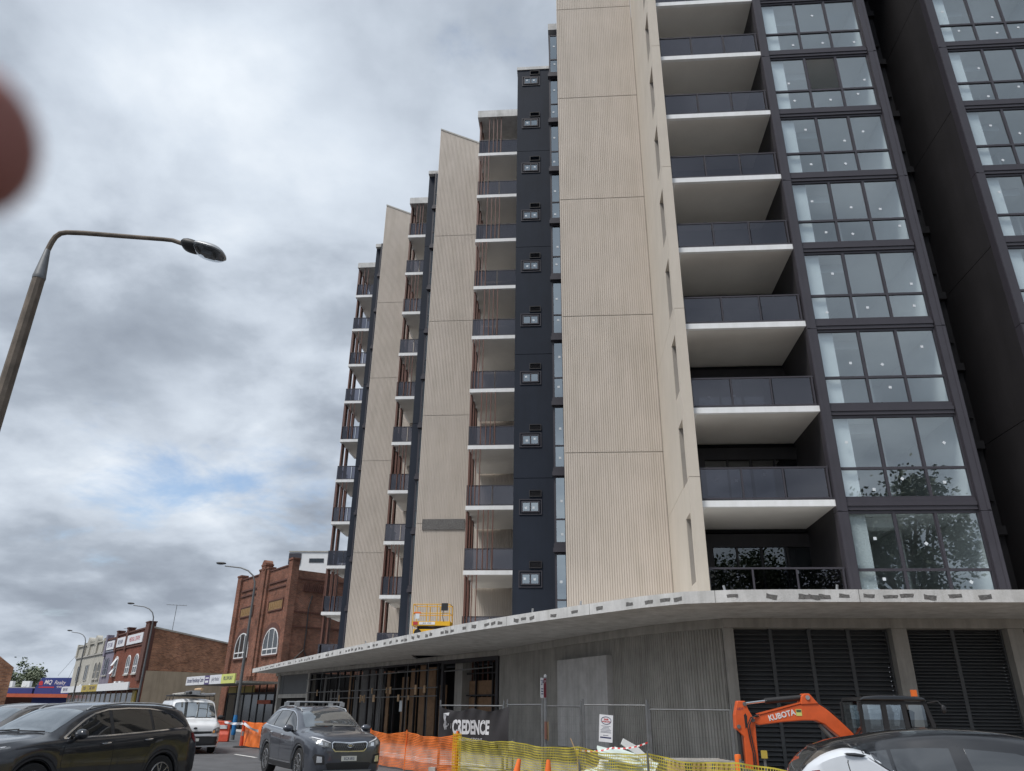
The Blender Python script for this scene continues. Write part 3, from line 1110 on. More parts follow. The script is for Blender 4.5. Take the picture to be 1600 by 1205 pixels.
# ------------------------------------------------------------------ neighbouring buildings
M.update(
    brick_a=brick_mat('dark_red_brick', (.26, .105, .066), (.145, .062, .043), (.34, .27, .22), var=.45),
    brick_b=brick_mat('mottled_brown_brick', (.50, .235, .13), (.26, .115, .07), (.44, .35, .27), 1.25, var=.4),
    brick_c=brick_mat('red_painted_brick', (.22, .075, .048), (.17, .058, .04), (.15, .08, .06), var=.25),
    brickdark=pm('dark_brick_trim', (.105, .045, .034), .85, var=.25, scale=4),
    cream=pm('cream_render', (.47, .45, .40), .85, var=.12, scale=1.2, stain=.25),
    purple=pm('mauve_render', (.22, .20, .26), .85, var=.12, scale=1.2, stain=.2),
    tan=pm('tan_render', (.45, .37, .27), .85, var=.1, scale=.8, stain=.2),
    ochre=pm('ochre_tile', (.26, .155, .06), .6, var=.2, scale=5),
    bluepaint=pm('royal_blue_paint', (.028, .048, .20), .6, var=.08, scale=1),
    orangered=pm('orange_red_fascia', (.46, .10, .045), .6, var=.1),
    whitep=pm('white_gloss_paint', (.72, .73, .74), .5, var=.05, scale=2),
    signw=pm('white_sign', (.70, .71, .74), .5, var=.05, scale=2),
    signp=pm('purple_sign', (.085, .06, .17), .5, var=.05),
    signg=pm('lime_sign', (.62, .66, .19), .5, var=.06),
    signy=pm('yellow_sign', (.45, .34, .06), .5, var=.08),
    ink=pm('dark_blue_ink', (.03, .035, .11), .6, var=0),
    inkr=pm('red_ink', (.45, .04, .05), .6, var=0),
    inkg=pm('grey_ink', (.20, .21, .26), .6, var=0),
    glass_d=glass_mat('shop_glass', (.22, .23, .23), 1.6),
    leaf=pm('leaves', (.11, .14, .075), .6, var=.45, scale=1.1, c2=(.06, .085, .045)),
    leaf2=pm('olive_leaves', (.13, .15, .09), .6, var=.4, scale=.9, c2=(.08, .10, .055)),
    bark=pm('bark', (.12, .085, .06), .9, var=.3, scale=5, bump=.6, bscale=20),
    pole=pm('weathered_pole', (.175, .14, .11), .75, var=.35, scale=3.5, stain=.4, bump=.2, bscale=60),
    polegrey=pm('grey_painted_pole', (.115, .12, .125), .5, var=.2, scale=3),
    bluewrap=pm('blue_wrap', (.02, .17, .42), .5, var=.2, scale=6),
)


def arch_window(parent, x0, x1, z0, zs, rise, y, surround=None, fm='whitep', n=10, mull=(.33, .67), trans=(.55,)):
    """window (frame) with a pane behind, arched head; facade plane at y, outward is -y"""
    def arch(xa, xb, zb, r, grow=0.):
        c, h = (xa + xb) / 2, (xb - xa) / 2
        return [(c + h * math.cos(math.pi * (1 - k / n)), zb + (r + grow) * math.sin(math.pi * k / n)) for k in range(n + 1)]
    t = .10
    out = [(x0, z0)] + arch(x0, x1, zs, rise) + [(x1, z0)]
    inn = [(x0 + t, z0 + t)] + arch(x0 + t, x1 - t, zs, rise - t) + [(x1 - t, z0 + t)]
    mb = MB()
    N_ = len(out)
    vs = [(p[0], y - .09, p[1]) for p in out] + [(p[0], y - .09, p[1]) for p in inn] + [(p[0], y - .02, p[1]) for p in out] + [(p[0], y - .02, p[1]) for p in inn]
    fs = []
    for i in range(N_):
        j = (i + 1) % N_
        fs += [(i, j, N_ + j, N_ + i), (i, 2 * N_ + i, 2 * N_ + j, j), (N_ + i, N_ + j, 3 * N_ + j, 3 * N_ + i)]
    mb.add(vs, fs)

    def top(x):
        c, h = (x0 + x1) / 2, (x1 - x0) / 2 - t
        return zs + (rise - t) * math.sqrt(max(0, 1 - ((x - c) / h) ** 2))
    for m_ in mull:
        x = x0 + (x1 - x0) * m_
        mb.box(x - .05, x + .05, y - .085, y - .025, z0 + t, top(x))
    for m_ in trans:
        z = z0 + (zs - z0) * m_ if m_ <= 1 else zs
        mb.box(x0 + t, x1 - t, y - .08, y - .03, z - .05, z + .05)
    w = mb.build('window', M[fm], parent)
    pn = MB()
    pn.add([(p[0], y - .05, p[1]) for p in inn], [tuple(range(N_))])
    pn.build('pane', M['win_d'], w)
    if surround:
        sb = MB()
        o2 = arch(x0 - .45, x1 + .45, zs, rise + .45)
        i2 = arch(x0 - .02, x1 + .02, zs, rise + .02)
        q = len(o2)
        vs = [(p[0], y - .07, p[1]) for p in o2] + [(p[0], y - .07, p[1]) for p in i2] + [(p[0], y + .02, p[1]) for p in o2]
        fs = []
        for i in range(q - 1):
            fs += [(i, i + 1, q + i + 1, q + i), (i, 2 * q + i, 2 * q + i + 1, i + 1)]
        sb.add(vs, fs)
        sb.build('arch_surround', M[surround], parent)
    MB().box(x0 - .15, x1 + .15, y - .16, y, z0 - .14, z0 - .005).build('sill', M['brickdark' if surround else 'conc_d'], parent)
    return w


M['win_d'] = pm('dark_window_pane', (.045, .05, .055), .12, var=.2, scale=1.5, spec=.8)

# two-storey brick building next door
bb = thing('brick_shop_building', 'dark red brick two-storey building with arched white windows and ochre panels',
           'building', (-27.0, 76.3, 0), math.atan2(-10.3, 8.2))
BL = 13.17
bm_ = MB()
prof = [(0, 4.3), (BL, 4.3), (BL, 13.1), (.72 + BL - 1.4, 13.1)]
bm_.prism([(0, 0), (BL, 0), (BL, 13.2), (0, 13.2)], 'y', .0, .4)
bm_.build('front_wall', M['brick_a'], bb)
sw = MB()
sw.prism([(.401, 0), (16, 0), (16, 12.7), (.401, 12.75)], 'x', BL - .4, BL)
sw.prism([(.401, 0), (16, 0), (16, 12.7), (.401, 12.75)], 'x', 0, .4)
sw.box(.41, BL - .41, 15.6, 16, 0, 11.5)
sw.box(.41, BL - .41, .41, 15.6, 10.6, 10.8)
sw.build('side_wall', M['brick_a'], bb)
for (x0, x1, top, pr_) in ((-.05, .95, 13.55, .22), (BL - .75, BL + .06, 13.6, .22), (5.55, 6.0, 13.5, .2), (6.2, 7.2, 13.85, .28), (7.4, 7.85, 13.5, .2)):
    mb = MB().box(x0, x1, -pr_, .42, 4.2, top)
    mb.box(x0 - .06, x1 + .06, -pr_ - .06, .46, top + .001, top + .16)
    if x1 - x0 > .9 and x0 > 3:
        mb.lathe([(.5, -pr_ - .03), (.5, .4)], 20, 'y', (.5 * (x0 + x1), 0, top + .05))
    mb.build('pier', M['brick_a'], bb)
for (x0, x1) in ((1.1, 5.4), (8.0, BL - .9)):
    cpm = MB().box(x0 - .1, x1 + .1, -.08, .45, 13.2, 13.32)
    cpm.build('coping', M['brickdark'], bb)
    MB().box(x0, x1, -.10, -.001, 12.0, 12.14).build('string_course', M['brickdark'], bb)
    MB().box(x0, x1, -.10, -.001, 11.5, 11.64).build('string_course', M['brickdark'], bb)
    MB().box(x0 + .6, x1 - .6, -.05, -.001, 9.65, 10.4).build('ochre_panel', M['ochre'], bb)
    q = MB()
    for j in range(7):
        xx = x0 + .75 + j * (x1 - x0 - 1.4) / 7
        q.box(xx, xx + .3, -.07, -.051, 9.75 + .12 * (j % 2), 10.3)
    q.build('panel_relief', M['ochre'], bb)
    fr_ = MB()
    for (a, b, c, d) in ((x0 + .5, x1 - .5, 9.53, 9.64), (x0 + .5, x1 - .5, 10.41, 10.52), (x0 + .5, x0 + .59, 9.64, 10.41), (x1 - .59, x1 - .5, 9.64, 10.41)):
        fr_.box(a, b, -.09, -.001, c, d)
    fr_.build('panel_border', M['brickdark'], bb)
    arch_window(bb, x0 + .5, x1 - .45, 5.85, 6.75, 1.35, 0., 'brickdark')
# side wall: vent grille, courses, cables
vg = MB()
for j in range(17):
    vg.box(BL + .001, BL + .09, 1.0 + j * .19, 1.0 + j * .19 + .10, 11.0, 11.7)
vg.build('brick_grille', M['brickdark'], bb)
cs_ = MB()
for z in (12.0, 9.2, 8.0):
    cs_.box(BL + .001, BL + .07, .42, 13, z, z + .10)
cs_.build('string_course', M['brickdark'], bb)
cab = MB()
cab.tube([(BL + .05, 1.95, 10.7), (BL + .07, 1.7, 9.6), (BL + .05, 1.75, 7.6), (BL + .06, 1.7, 6.2), (BL + .05, .8, 5.3), (BL + .05, .2, 4.9)], .05, 6)
cab.tube([(BL + .05, 1.7, 6.2), (BL + .05, 2.2, 5.2), (BL + .05, 2.5, 4.6)], .045, 6)
cab.build('cable', M['plastic'], bb)
# awning with sign strip, and the shopfront below it
aw = MB().box(1.9, 14.2, -4.0, -.23, 3.45, 3.6)
aw.box(1.9, 14.2, -4.02, -3.9, 3.38, 3.44)
aw = aw.build('awning', M['conc_d'], bb)
x = 1.95
for wd, mt, s_, tm in ((5.0, 'signw', 'Lidcombe Physiotherapy Centre', 'ink'), (1.25, 'signp', '', 'signw'), (2.85, 'signw', 'Jolly Medical', 'inkg'), (3.05, 'signg', 'PILLOW BAY', 'ink')):
    MB().box(x, x + wd - .02, -4.12, -4.02, 3.42, 4.12).build('sign_panel', M[mt], aw)
    if s_:
        text(s_, .52 if wd > 4 else .42, M[tm], aw, (x + wd / 2, -4.125, 3.79), (R(90), 0, 0), sx=.66 if wd > 4 else .85)
    else:
        MB().box(x + .2, x + wd - .25, -4.13, -4.121, 3.86, 3.97).build('sign_line', M['signw'], aw)
        MB().box(x + .2, x + wd - .25, -4.13, -4.121, 3.55, 3.72).build('sign_line', M['signw'], aw)
    x += wd
sf = MB()
for xx in (2.2, 4.3, 6.2, 8.1, 9.6, 11.2, 13.0):
    sf.box(xx, xx + .14, -.32, -.24, 0, 3.44)
sf.box(2.2, 13.1, -.32, -.24, 2.7, 2.86)
sf.build('shopfront_frame', M['black'], bb)
MB().box(2.3, 13.0, -.27, -.25, 0, 2.69).build('shop_glass', M['win_d'], bb)
MB().box(2.3, 8.6, -.30, -.25, 2.87, 3.4).build('shop_sign', M['signy'], bb, label='dull yellow sign over the shop windows')
MB().box(9.9, 12.6, -.42, -.33, 1.95, 2.25).build('shop_sign', M['orangered'], bb, label='orange sign behind the shop window')
MB().box(.2, 1.8, -.3, -.23, 0, 3.4).build('shop_pier', M['brick_a'], bb)

# row of two-storey shops farther down the street
TA = math.atan2(-29.5, 23.5)
TL = 37.72


def terrace(name, label, u0, u1, m, top):
    o = Vector((-60 + 23.5 / 37.72 * (TL - u1), 109 - 29.5 / 37.72 * (TL - u1), 0))
    t = thing(name, label, 'building', o, TA)
    w = u1 - u0
    MB().box(0, w, 0, .35, 0, top).build('front_wall', M[m], t)
    return t, (lambda u: u1 - u), w


red, X, w = terrace('red_brick_shop', 'red brick shop with two white signs along its parapet and a long brown side wall', 0, 13.5, 'brick_c', 9.0)
sb = MB()
sb.prism([(.351, 4.95), (16, 4.95), (16, 6.75), (.351, 9.0)], 'x', w - .35, w)
sb.build('side_wall', M['brick_b'], red, label='long mottled brown brick side wall')
MB().box(w - .34, w + .03, .36, 16, 0, 4.94).build('rendered_base', M['tan'], red)
cpm = MB()
cpm.add([(w - .4, .36, 9.0), (w + .08, .36, 9.0), (w + .08, 16, 6.75), (w - .4, 16, 6.75), (w - .4, .36, 9.16), (w + .08, .36, 9.16), (w + .08, 16, 6.91), (w - .4, 16, 6.91)],
        [(0, 3, 2, 1), (4, 5, 6, 7), (0, 1, 5, 4), (1, 2, 6, 5), (2, 3, 7, 6), (3, 0, 4, 7)])
cpm.build('coping', M['cream'], red)
MB().box(.1, w - .4, .36, 16, 6.0, 6.2).build('roof', M['conc_d'], red)
for u, tp in ((0, 9.55), (8.1, 9.5), (12.6, 9.45)):
    mb = MB().box(X(u) - (1.3 if u == 0 else .75), X(u) + .02, -.18, .5, 7.3 if u else 4, tp)
    mb.box(X(u) - (1.36 if u == 0 else .82), X(u) + .08, -.24, .56, tp + .001, tp + .12)
    mb.build('pier', M['brickdark'], red)
MB().box(0, w - 1.3, -.14, .36, 9.001, 9.16).build('coping', M['brickdark'], red)
MB().box(0, w - 1.3, -.10, -.001, 7.45, 7.6).build('string_course', M['brickdark'], red)
for u0, u1, s_, tm in ((1.75, 8.0, 'BURWOOD & CO', 'inkr'), (8.9, 13.0, '(02) 9649', 'ink')):
    p = MB().box(X(u1), X(u0), -.16, -.06, 7.72, 8.7).build('sign_panel', M['signw'], red)
    text(s_.replace('BURWOOD & CO', 'MEDICAL CENTRE'), .62, M[tm], p, ((X(u0) + X(u1)) / 2, -.165, 8.2), (R(90), 0, 0), sx=.85)
arch_window(red, X(3.7), X(2.1), 4.75, 5.9, .75, 0, None, trans=(.6,), mull=(.5,))
arch_window(red, X(6.8), X(5.2), 4.75, 5.9, .75, 0, None, trans=(.6,), mull=(.5,))
ow = arch_window(red, X(12.1), X(10.7), 4.75, 6.2, .55, 0, None, trans=(.55,), mull=(.5,))
for z in (4.9, 5.75):
    mb = MB()
    mb.add([(X(11.9), -.1, z + .75), (X(10.9), -.1, z + .75), (X(10.9), -.5, z), (X(11.9), -.5, z), (X(11.9), -.07, z + .78), (X(10.9), -.07, z + .78), (X(10.9), -.47, z + .03), (X(11.9), -.47, z + .03)],
           [(0, 1, 2, 3), (4, 7, 6, 5), (0, 4, 5, 1), (1, 5, 6, 2), (2, 6, 7, 3), (3, 7, 4, 0)])
    mb.build('open_sash', M['whitep'], ow)

pur, X, w = terrace('mauve_shop', 'narrow mauve rendered shop between the red brick and cream shops', 13.52, 18.28, 'purple', 8.75)
MB().box(-.02, w, -.12, .36, 8.751, 8.95).build('coping', M['brickdark'], pur)
MB().box(0, .8, -.2, .5, 7, 9.4).build('pier', M['purple'], pur)
MB().box(0, w, -.12, -.001, 7.4, 7.55).build('string_course', M['inkg'], pur)
p = MB().box(.9, w - .3, -.14, -.05, 7.65, 8.6).build('sign_panel', M['signw'], pur)
text('EYE CARE', .7, M['signp'], p, (w / 2 + .2, -.145, 8.12), (R(90), 0, 0), sx=.8)
for u in (15.1, 16.3):
    arch_window(pur, X(u + .75), X(u), 4.9, 6.3, .55, 0, None, 'inkg', mull=(), trans=(.5,))
MB().box(.3, w, .36, 14, 6.4, 6.6).build('roof', M['conc_d'], pur)

crm, X, w = terrace('cream_shop', 'long cream rendered shop building with arched ornaments on its parapet', 18.3, 34.6, 'cream', 8.8)
MB().box(-.1, w, -.16, .4, 8.801, 8.95).build('coping', M['cream'], crm)
MB().box(0, w, -.14, -.001, 7.35, 7.55).build('cornice', M['conc_d'], crm)
for u, ar in ((18.9, 0), (22.6, 1), (26.8, 1), (29.5, 0), (33.9, 0)):
    mb = MB().box(X(u) - .6, X(u), -.2, .45, 7.56, 9.15)
    if ar:
        mb.lathe([(.62, -.22), (.62, .4)], 18, 'y', (X(u) - .9, 0, 9.1))
    mb.build('pier', M['cream'], crm)
for u in (18.8, 20.7):
    arch_window(crm, X(u + 1.3), X(u), 4.6, 5.9, .65, 0, None, 'conc_d', mull=(.5,), trans=(.6,))
for u in (25.4, 30.0):
    mb = MB()
    x0, x1 = X(u + 1.9), X(u)
    for (a, b, c, d) in ((x0, x1, 4.5, 4.6), (x0, x1, 6.3, 6.4), (x0, x0 + .1, 4.6, 6.3), (x1 - .1, x1, 4.6, 6.3), ((x0 + x1) / 2 - .05, (x0 + x1) / 2 + .05, 4.6, 6.3)):
        mb.box(a, b, -.07, -.001, c, d)
    wv = mb.build('window', M['conc_d'], crm)
    MB().box(x0 + .1, x1 - .1, -.03, -.002, 4.6, 6.3).build('pane', M['win_d'], wv)
MB().box(.05, w, .36, 14, 6.6, 6.8).build('roof', M['conc_d'], crm)
MB().box(0, .3, .36, 14, 0, 8.0).build('end_wall', M['cream'], crm)
for t, X0, w, segs in ((red, 0, 13.5, ((0, 13.5, 'whitep', ''),)), (pur, 0, 4.74, ((0, 4.74, 'signy', 'TAKE AWAY'),)), (crm, 0, 16.3, ((13.0, 16.3, 'signy', 'FOOD'), (6, 13.0, 'whitep', ''), (.6, 6, 'signw', 'FRESH MEAT')))):
    a = MB().box(.0, w, -.9, -.001, 3.2, 3.32).build('awning', M['conc_d'], t)
    for x0, x1, mt, s_ in segs:
        MB().box(x0 + .01, x1 - .01, -1.02, -.9, 3.14, 3.86).build('fascia_panel', M[mt], a)
        if s_:
            text(s_, .55, M['ink'], a, ((x0 + x1) / 2, -1.025, 3.5), (R(90), 0, 0))
    xx = .2
    while xx < w:
        MB().box(xx, xx + .35, -.08, -.001, 0, 3.1).build('shop_pier', M['tan'], t)
        xx += 2.3
    MB().box(.1, w - .1, -.05, -.004, .4, 2.9).build('shop_glass', M['win_d'], t)
MB().box(12.2, 13.3, -.2, -.05, .1, 3.1).build('yellow_door', M['signy'], red)

# air conditioners on the awnings
ac = MB().box(-.45, .45, -.17, .17, 0, .72)
ac.lathe([(.27, -.20), (.27, -.172), (.2, -.19), (.0, -.19)], 16, 'y', (-.08, 0, .36))
ac_me = ac.mesh('air_conditioner', [M['whitep']])
for i, (tb, x, y, lb) in enumerate(((red, 13.5 - 5.4, -.5, 'white air conditioner on the awning below the red shop, nearest the arched windows'), (red, 13.5 - 6.9, -.6, 'white air conditioner on the awning beside the open window of the red shop'),
                                    (crm, 16.3 - 1.2, -.5, 'white air conditioner on the awning at the mauve end of the cream shop'), (crm, 16.3 - 6.4, -.5, 'white air conditioner on the awning under the middle of the cream shop'))):
    Pw = Vector(tb.location) + Matrix.Rotation(TA, 3, 'Z') @ Vector((x, y, 3.322))
    inst('air_conditioner', ac_me, None, Pw, (0, 0, TA), label=lb, category='air conditioner', group='air conditioners on the shop awnings')


def antenna(label, p, h, w_):
    t = thing('tv_antenna', label, 'antenna', p, R(20), 'antennas on the shop roofs')
    MB().tube([(0, 0, 0), (.02, 0, h)], .03, 6).build('mast', M['steel_d'], t)
    b = MB()
    b.tube([(-w_, 0, h), (w_, 0, h)], .022, 6)
    for k in range(7):
        x = -w_ + k * w_ / 3
        b.tube([(x, -.35, h + .02), (x, .35, h + .02)], .012, 5)
    b.build('aerial', M['steel_d'], t)
    return t


antenna('tall television antenna on the roof behind the brown side wall', (-36.2, 84.0, 6.2), 5.6, 1.0)
antenna('small television antenna on the roof between the red and mauve shops', (-47.9, 98.4, 6.2), 4.4, .55)

# blue shopfront at the end of the street
mq = thing('blue_realty_building', 'royal blue shop building with white lettering and an orange awning', 'building', (-70, 125, 0), R(-12))
MB().prism([(-4.2, 0), (8, 0), (8, 5.65), (-3.2, 5.6), (-4.0, 4.2)], 'y', 0, 8).build('wall', M['bluepaint'], mq)
MB().box(-13, -4.25, .2, 8, 0, 3.3).build('low_wing', M['brickdark'], mq)
MB().box(-13, -4.25, -.2, .19, 3.31, 4.1).build('parapet', M['bluepaint'], mq)
MB().box(-13, -4.25, .2, 8, 4.0, 4.25).build('roof', M['conc_d'], mq)
MB().box(-13, 8, -2.4, -.21, 2.75, 3.25).build('awning', M['orangered'], mq)
text('MQ', .85, M['signw'], mq, (-1.9, -.01, 4.95), (R(90), 0, 0), shear=.25, bold=.02)
text('Realty', .8, M['signw'], mq, (.25, -.01, 4.9), (R(90), 0, 0), shear=.25)
MB().box(-3.4, -.6, -.02, -.003, 4.15, 4.32).build('sign_line', M['inkr'], mq)
lg = MB()
lg.prism([(-3.5, 4.5), (-2.8, 4.5), (-2.8, 5.0), (-3.15, 5.2), (-3.5, 5.0)], 'y', -.02, -.003)
lg.build('house_emblem', M['inkr'], mq)
text('9749 1222', .45, M['signw'], mq, (.8, -.01, 4.25), (R(90), 0, 0))
for (x, lb) in ((-11.2, 'grey rooftop unit at the left end of the low blue shop wing'), (-8.0, 'grey rooftop unit near the middle of the low blue shop wing')):
    Pw = Vector((-70, 125, 0)) + Matrix.Rotation(R(-12), 3, 'Z') @ Vector((x, 2.5, 4.252))
    inst('rooftop_unit', ac_me, None, Pw, (0, 0, R(-12)), (1.6, 1.6, 1.3), label=lb, category='air conditioner', group='rooftop units on the blue shop')

lb_ = thing('brown_gable_building', 'brown brick gabled building cut by the left edge of the picture', 'building', (-40.4, 60, 0), R(33))
MB().prism([(-8, 0), (2.7, 0), (2.7, 4.3), (-1.0, 6.9), (-8, 6.9)], 'y', 0, 10).build('wall', M['brick_b'], lb_)

wa = thing('white_apartment_block', 'white flat-roofed apartment block rising behind the brick building', 'apartment building', (-26, 112, 0), R(-3))
MB().box(-7, 9, 0, 14, 0, 23.1).build('wall', M['whitep'], wa)
MB().box(-7.1, 9.1, -.12, 14.1, 23.101, 23.25).build('roof_edge', M['conc_d'], wa)
for z in (21.6, 18.6, 15.6, 12.6):
    for (x0, x1, dz) in ((-3.9, -1.7, .5), (.2, 2.6, 1.5)):
        wv = MB().box(x0, x1, -.06, -.002, z - .05, z + dz + .05).build('window', M['frame'], wa)
        MB().box(x0 + .08, x1 - .08, -.075, -.061, z + .02, z + dz - .02).build('pane', M['pane_dark'], wv)
    MB().box(-7.02, -5.2, -.15, -.003, z - .3, z + 1.3).build('balcony', M['frame'], wa)

# ------------------------------------------------------------------ street lamps
nl = thing('street_lamp', 'near street lamp on a weathered brown pole with a long bent arm', 'street lamp', (-9.06, 12.25, 0))
MB().lathe([(.155, 0), (.15, .3), (.108, 9.1)], 10).build('pole', M['pole'], nl, smooth=True, sharp=20)
MB().lathe([(.112, 9.1), (.118, 9.14), (.112, 9.18), (.052, 9.75), (.045, 9.78)], 16).build('collar', M['steel_d'], nl, smooth=True)
MB().tube([(0, 0, 9.75), (.035, 0, 9.95), (.075, 0, 10.07), (.15, 0, 10.15), (.27, 0, 10.175), (.6, 0, 10.165), (2.2, 0, 10.04), (2.38, 0, 10.02), (2.62, 0, 9.93)], [.05] * 6 + [.042] * 3, 10).build('arm', M['pole'], nl, smooth=True)


def superell(n, m_, rx, ry, rz, cx=0, zlo=-1., zhi=1.):
    vs, fs = [], []
    for i in range(m_ + 1):
        ph = -math.pi / 2 + math.pi * i / m_
        z = math.sin(ph)
        for k in range(n):
            a = 2 * math.pi * k / n
            ca, sa = math.cos(a), math.sin(a)
            vs.append((cx + rx * math.cos(ph) * math.copysign(abs(ca) ** .7, ca), ry * math.cos(ph) * math.copysign(abs(sa) ** .7, sa), rz * max(zlo, min(zhi, z))))
    for i in range(m_):
        for k in range(n):
            fs.append((i * n + k, i * n + (k + 1) % n, (i + 1) * n + (k + 1) % n, (i + 1) * n + k))
    return MB().add(vs, fs)


hl, ht = (2.60, 0, 9.94), (0, R(17), 0)
superell(20, 8, .21, .19, .12, .19).build('lamp_housing', M['plastic'], nl, hl, ht, smooth=True)
superell(20, 8, .33, .27, .12, .57, -.2, 1).build('lamp_cover', M['steel'], nl, hl, ht, smooth=True)
M['bowl'] = glass_mat('clear_lamp_bowl', (.72, .74, .76), 1.6, .15)
superell(20, 8, .315, .258, .16, .57, -1, -.15).build('lamp_bowl', M['bowl'], nl, hl, ht, smooth=True)
MB().box(.48, .70, -.10, .10, -.11, -.03).build('lamp_gear', M['steel_d'], nl, hl, ht)


def curve_lamp(loc, label):
    t = thing('street_lamp', label, 'street lamp', loc, R(-12), 'grey curved street lamps along the far street')
    MB().lathe([(.10, 0), (.10, 1.4), (.075, 5.5), (.06, 8.2)], 10).build('pole', M['polegrey'], t, smooth=True)
    MB().tube([(0, 0, 8.15), (-.03, 0, 8.6), (-.22, 0, 9.0), (-.6, 0, 9.3), (-1.1, 0, 9.48), (-2.2, 0, 9.62)], [.055, .05, .047, .043, .04, .036], 8).build('arm', M['polegrey'], t, smooth=True)
    superell(16, 6, .34, .13, .075, -2.5).build('lamp_head', M['plastic'], t, (0, 0, 9.62), (0, R(4), 0), smooth=True)
    superell(16, 6, .22, .11, .07, -2.58, -1, -.1).build('lamp_bowl', M['bowl'], t, (0, 0, 9.58), (0, R(4), 0), smooth=True)
    return t


l2 = curve_lamp((-15.35, 46.0, .0), 'curved grey street lamp with a blue wrapped foot in front of the brick building')
MB().lathe([(.105, .25), (.125, .32), (.115, .62), (.13, .9), (.112, 1.2), (.095, 1.3)], 10).build('blue_wrap', M['bluewrap'], l2, smooth=True)
curve_lamp((-30.2, 66.0, .0), 'curved grey street lamp in front of the brown brick side wall')
curve_lamp((-49.5, 92.0, .0), 'curved grey street lamp before the cream shop, farthest down the street')

ca = thing('overhead_cable', 'thin service wires running down from the end of the cream shop parapet', 'cable', (-57.8, 108, 4.6))
for i, (x, z) in enumerate(((-7.5, 1.0), (-6.0, .4), (-3.0, -.6))):
    MB().tube([(0, 0, 5.0 - .3 * i), (x * .5, 4, 2.6 + z * .4), (x, 8, z)], .018, 5).build('wire', M['steel_d'], ca)
# ------------------------------------------------------------------ trees
def tree(label, loc, h, rad, nl, leaf, group, seed, cz=.62, ls=.5):
    r = random.Random(seed)
    t = thing('tree', label, 'tree', loc, 0, group)
    mb = MB()
    mb.tube([(0, 0, 0), (.1, .05, h * .25), (-.05, .1, h * .5), (.1, 0, h * .8)], [h * .03, h * .024, h * .018, h * .006], 8)
    tips = []
    for k in range(9):
        a = r.uniform(0, 6.28)
        z0 = h * r.uniform(.25, .6)
        e = Vector((math.cos(a) * rad * r.uniform(.4, .85), math.sin(a) * rad * r.uniform(.4, .85), h * r.uniform(.55, .92)))
        mid = Vector((e.x * .45, e.y * .45, z0 + (e.z - z0) * .35))
        mb.tube([(0, 0, z0), mid, e], [h * .012, h * .008, h * .003], 6)
        tips.append(e)
    mb.build('trunk', M['bark'], t, smooth=True)
    cl = [(Vector((r.gauss(0, 1), r.gauss(0, 1), r.gauss(0, 1))).normalized() * r.uniform(.35, 1.0)) for _ in range(26)]
    cl = [Vector((c.x * rad, c.y * rad, h * cz + c.z * h * (1 - cz) * .95)) for c in cl] + tips
    vs, fs = [], []
    for i in range(nl):
        c = r.choice(cl)
        q = Vector((r.gauss(0, 1), r.gauss(0, 1), r.gauss(0, .8))) * rad * .17
        p = c + q
        u = Vector((r.gauss(0, 1), r.gauss(0, 1), r.gauss(0, .6))).normalized()
        w_ = u.orthogonal().normalized()
        s = ls * r.uniform(.5, 1.2)
        o = len(vs)
        vs += [p - u * s * .5, p + w_ * s * .28, p + u * s * .5, p - w_ * s * .28]
        fs.append((o, o + 1, o + 2, o + 3))
    MB().add(vs, fs).build('crown', M[leaf], t, norm=False)
    return t


tree('dark green round tree beyond the low blue shop wing', (-88, 145, 0), 8.6, 3.6, 2600, 'leaf', 'trees beyond the blue shop', 3, .55, .55)
tree('olive green tree beyond the low blue shop wing, beside the taller dark tree', (-84.0, 142, 0), 7.4, 2.8, 2200, 'leaf2', 'trees beyond the blue shop', 4, .55, .5)
# big street trees on the near side, seen in the lower windows as reflections
tree('large gum tree behind the viewer, reflected in the lower windows', (12.5, -8, 0), 12.8, 5.0, 13000, 'leaf', 'trees reflected in the glass', 11, .6, .36)
tree('tall spreading tree right of the large gum, reflected in the lower windows', (21.5, -7, 0), 18, 4.6, 13000, 'leaf2', 'trees reflected in the glass', 12, .6, .36)

# ------------------------------------------------------------------ vehicles
def paint(name, c, metal=.5, rough=.32):
    m, N, L = new_mat(name)
    b = N.new('ShaderNodeBsdfPrincipled')
    o = N.new('ShaderNodeOutputMaterial')
    L.new(b.outputs[0], o.inputs[0])
    b.inputs['Metallic'].default_value = metal
    b.inputs['Coat Weight'].default_value = 1
    b.inputs['Coat Roughness'].default_value = .03
    t = N.new('ShaderNodeTexCoord')
    nz = N.new('ShaderNodeTexNoise')
    nz.inputs['Scale'].default_value, nz.inputs['Detail'].default_value = 3.0, 8
    L.new(t.outputs['Object'], nz.inputs['Vector'])
    rp = N.new('ShaderNodeValToRGB')
    e = rp.color_ramp.elements
    e[0].position, e[1].position = .35, .7
    e[0].color, e[1].color = (*c, 1), (*[x * 1.12 + .006 for x in c], 1)
    L.new(nz.outputs[0], rp.inputs[0])
    L.new(rp.outputs[0], b.inputs['Base Color'])
    mr = N.new('ShaderNodeMapRange')  # a thin film of road dust makes the gloss uneven
    mr.inputs[3].default_value, mr.inputs[4].default_value = rough * .8, rough * 1.3
    L.new(nz.outputs[0], mr.inputs[0])
    L.new(mr.outputs[0], b.inputs['Roughness'])
    return m


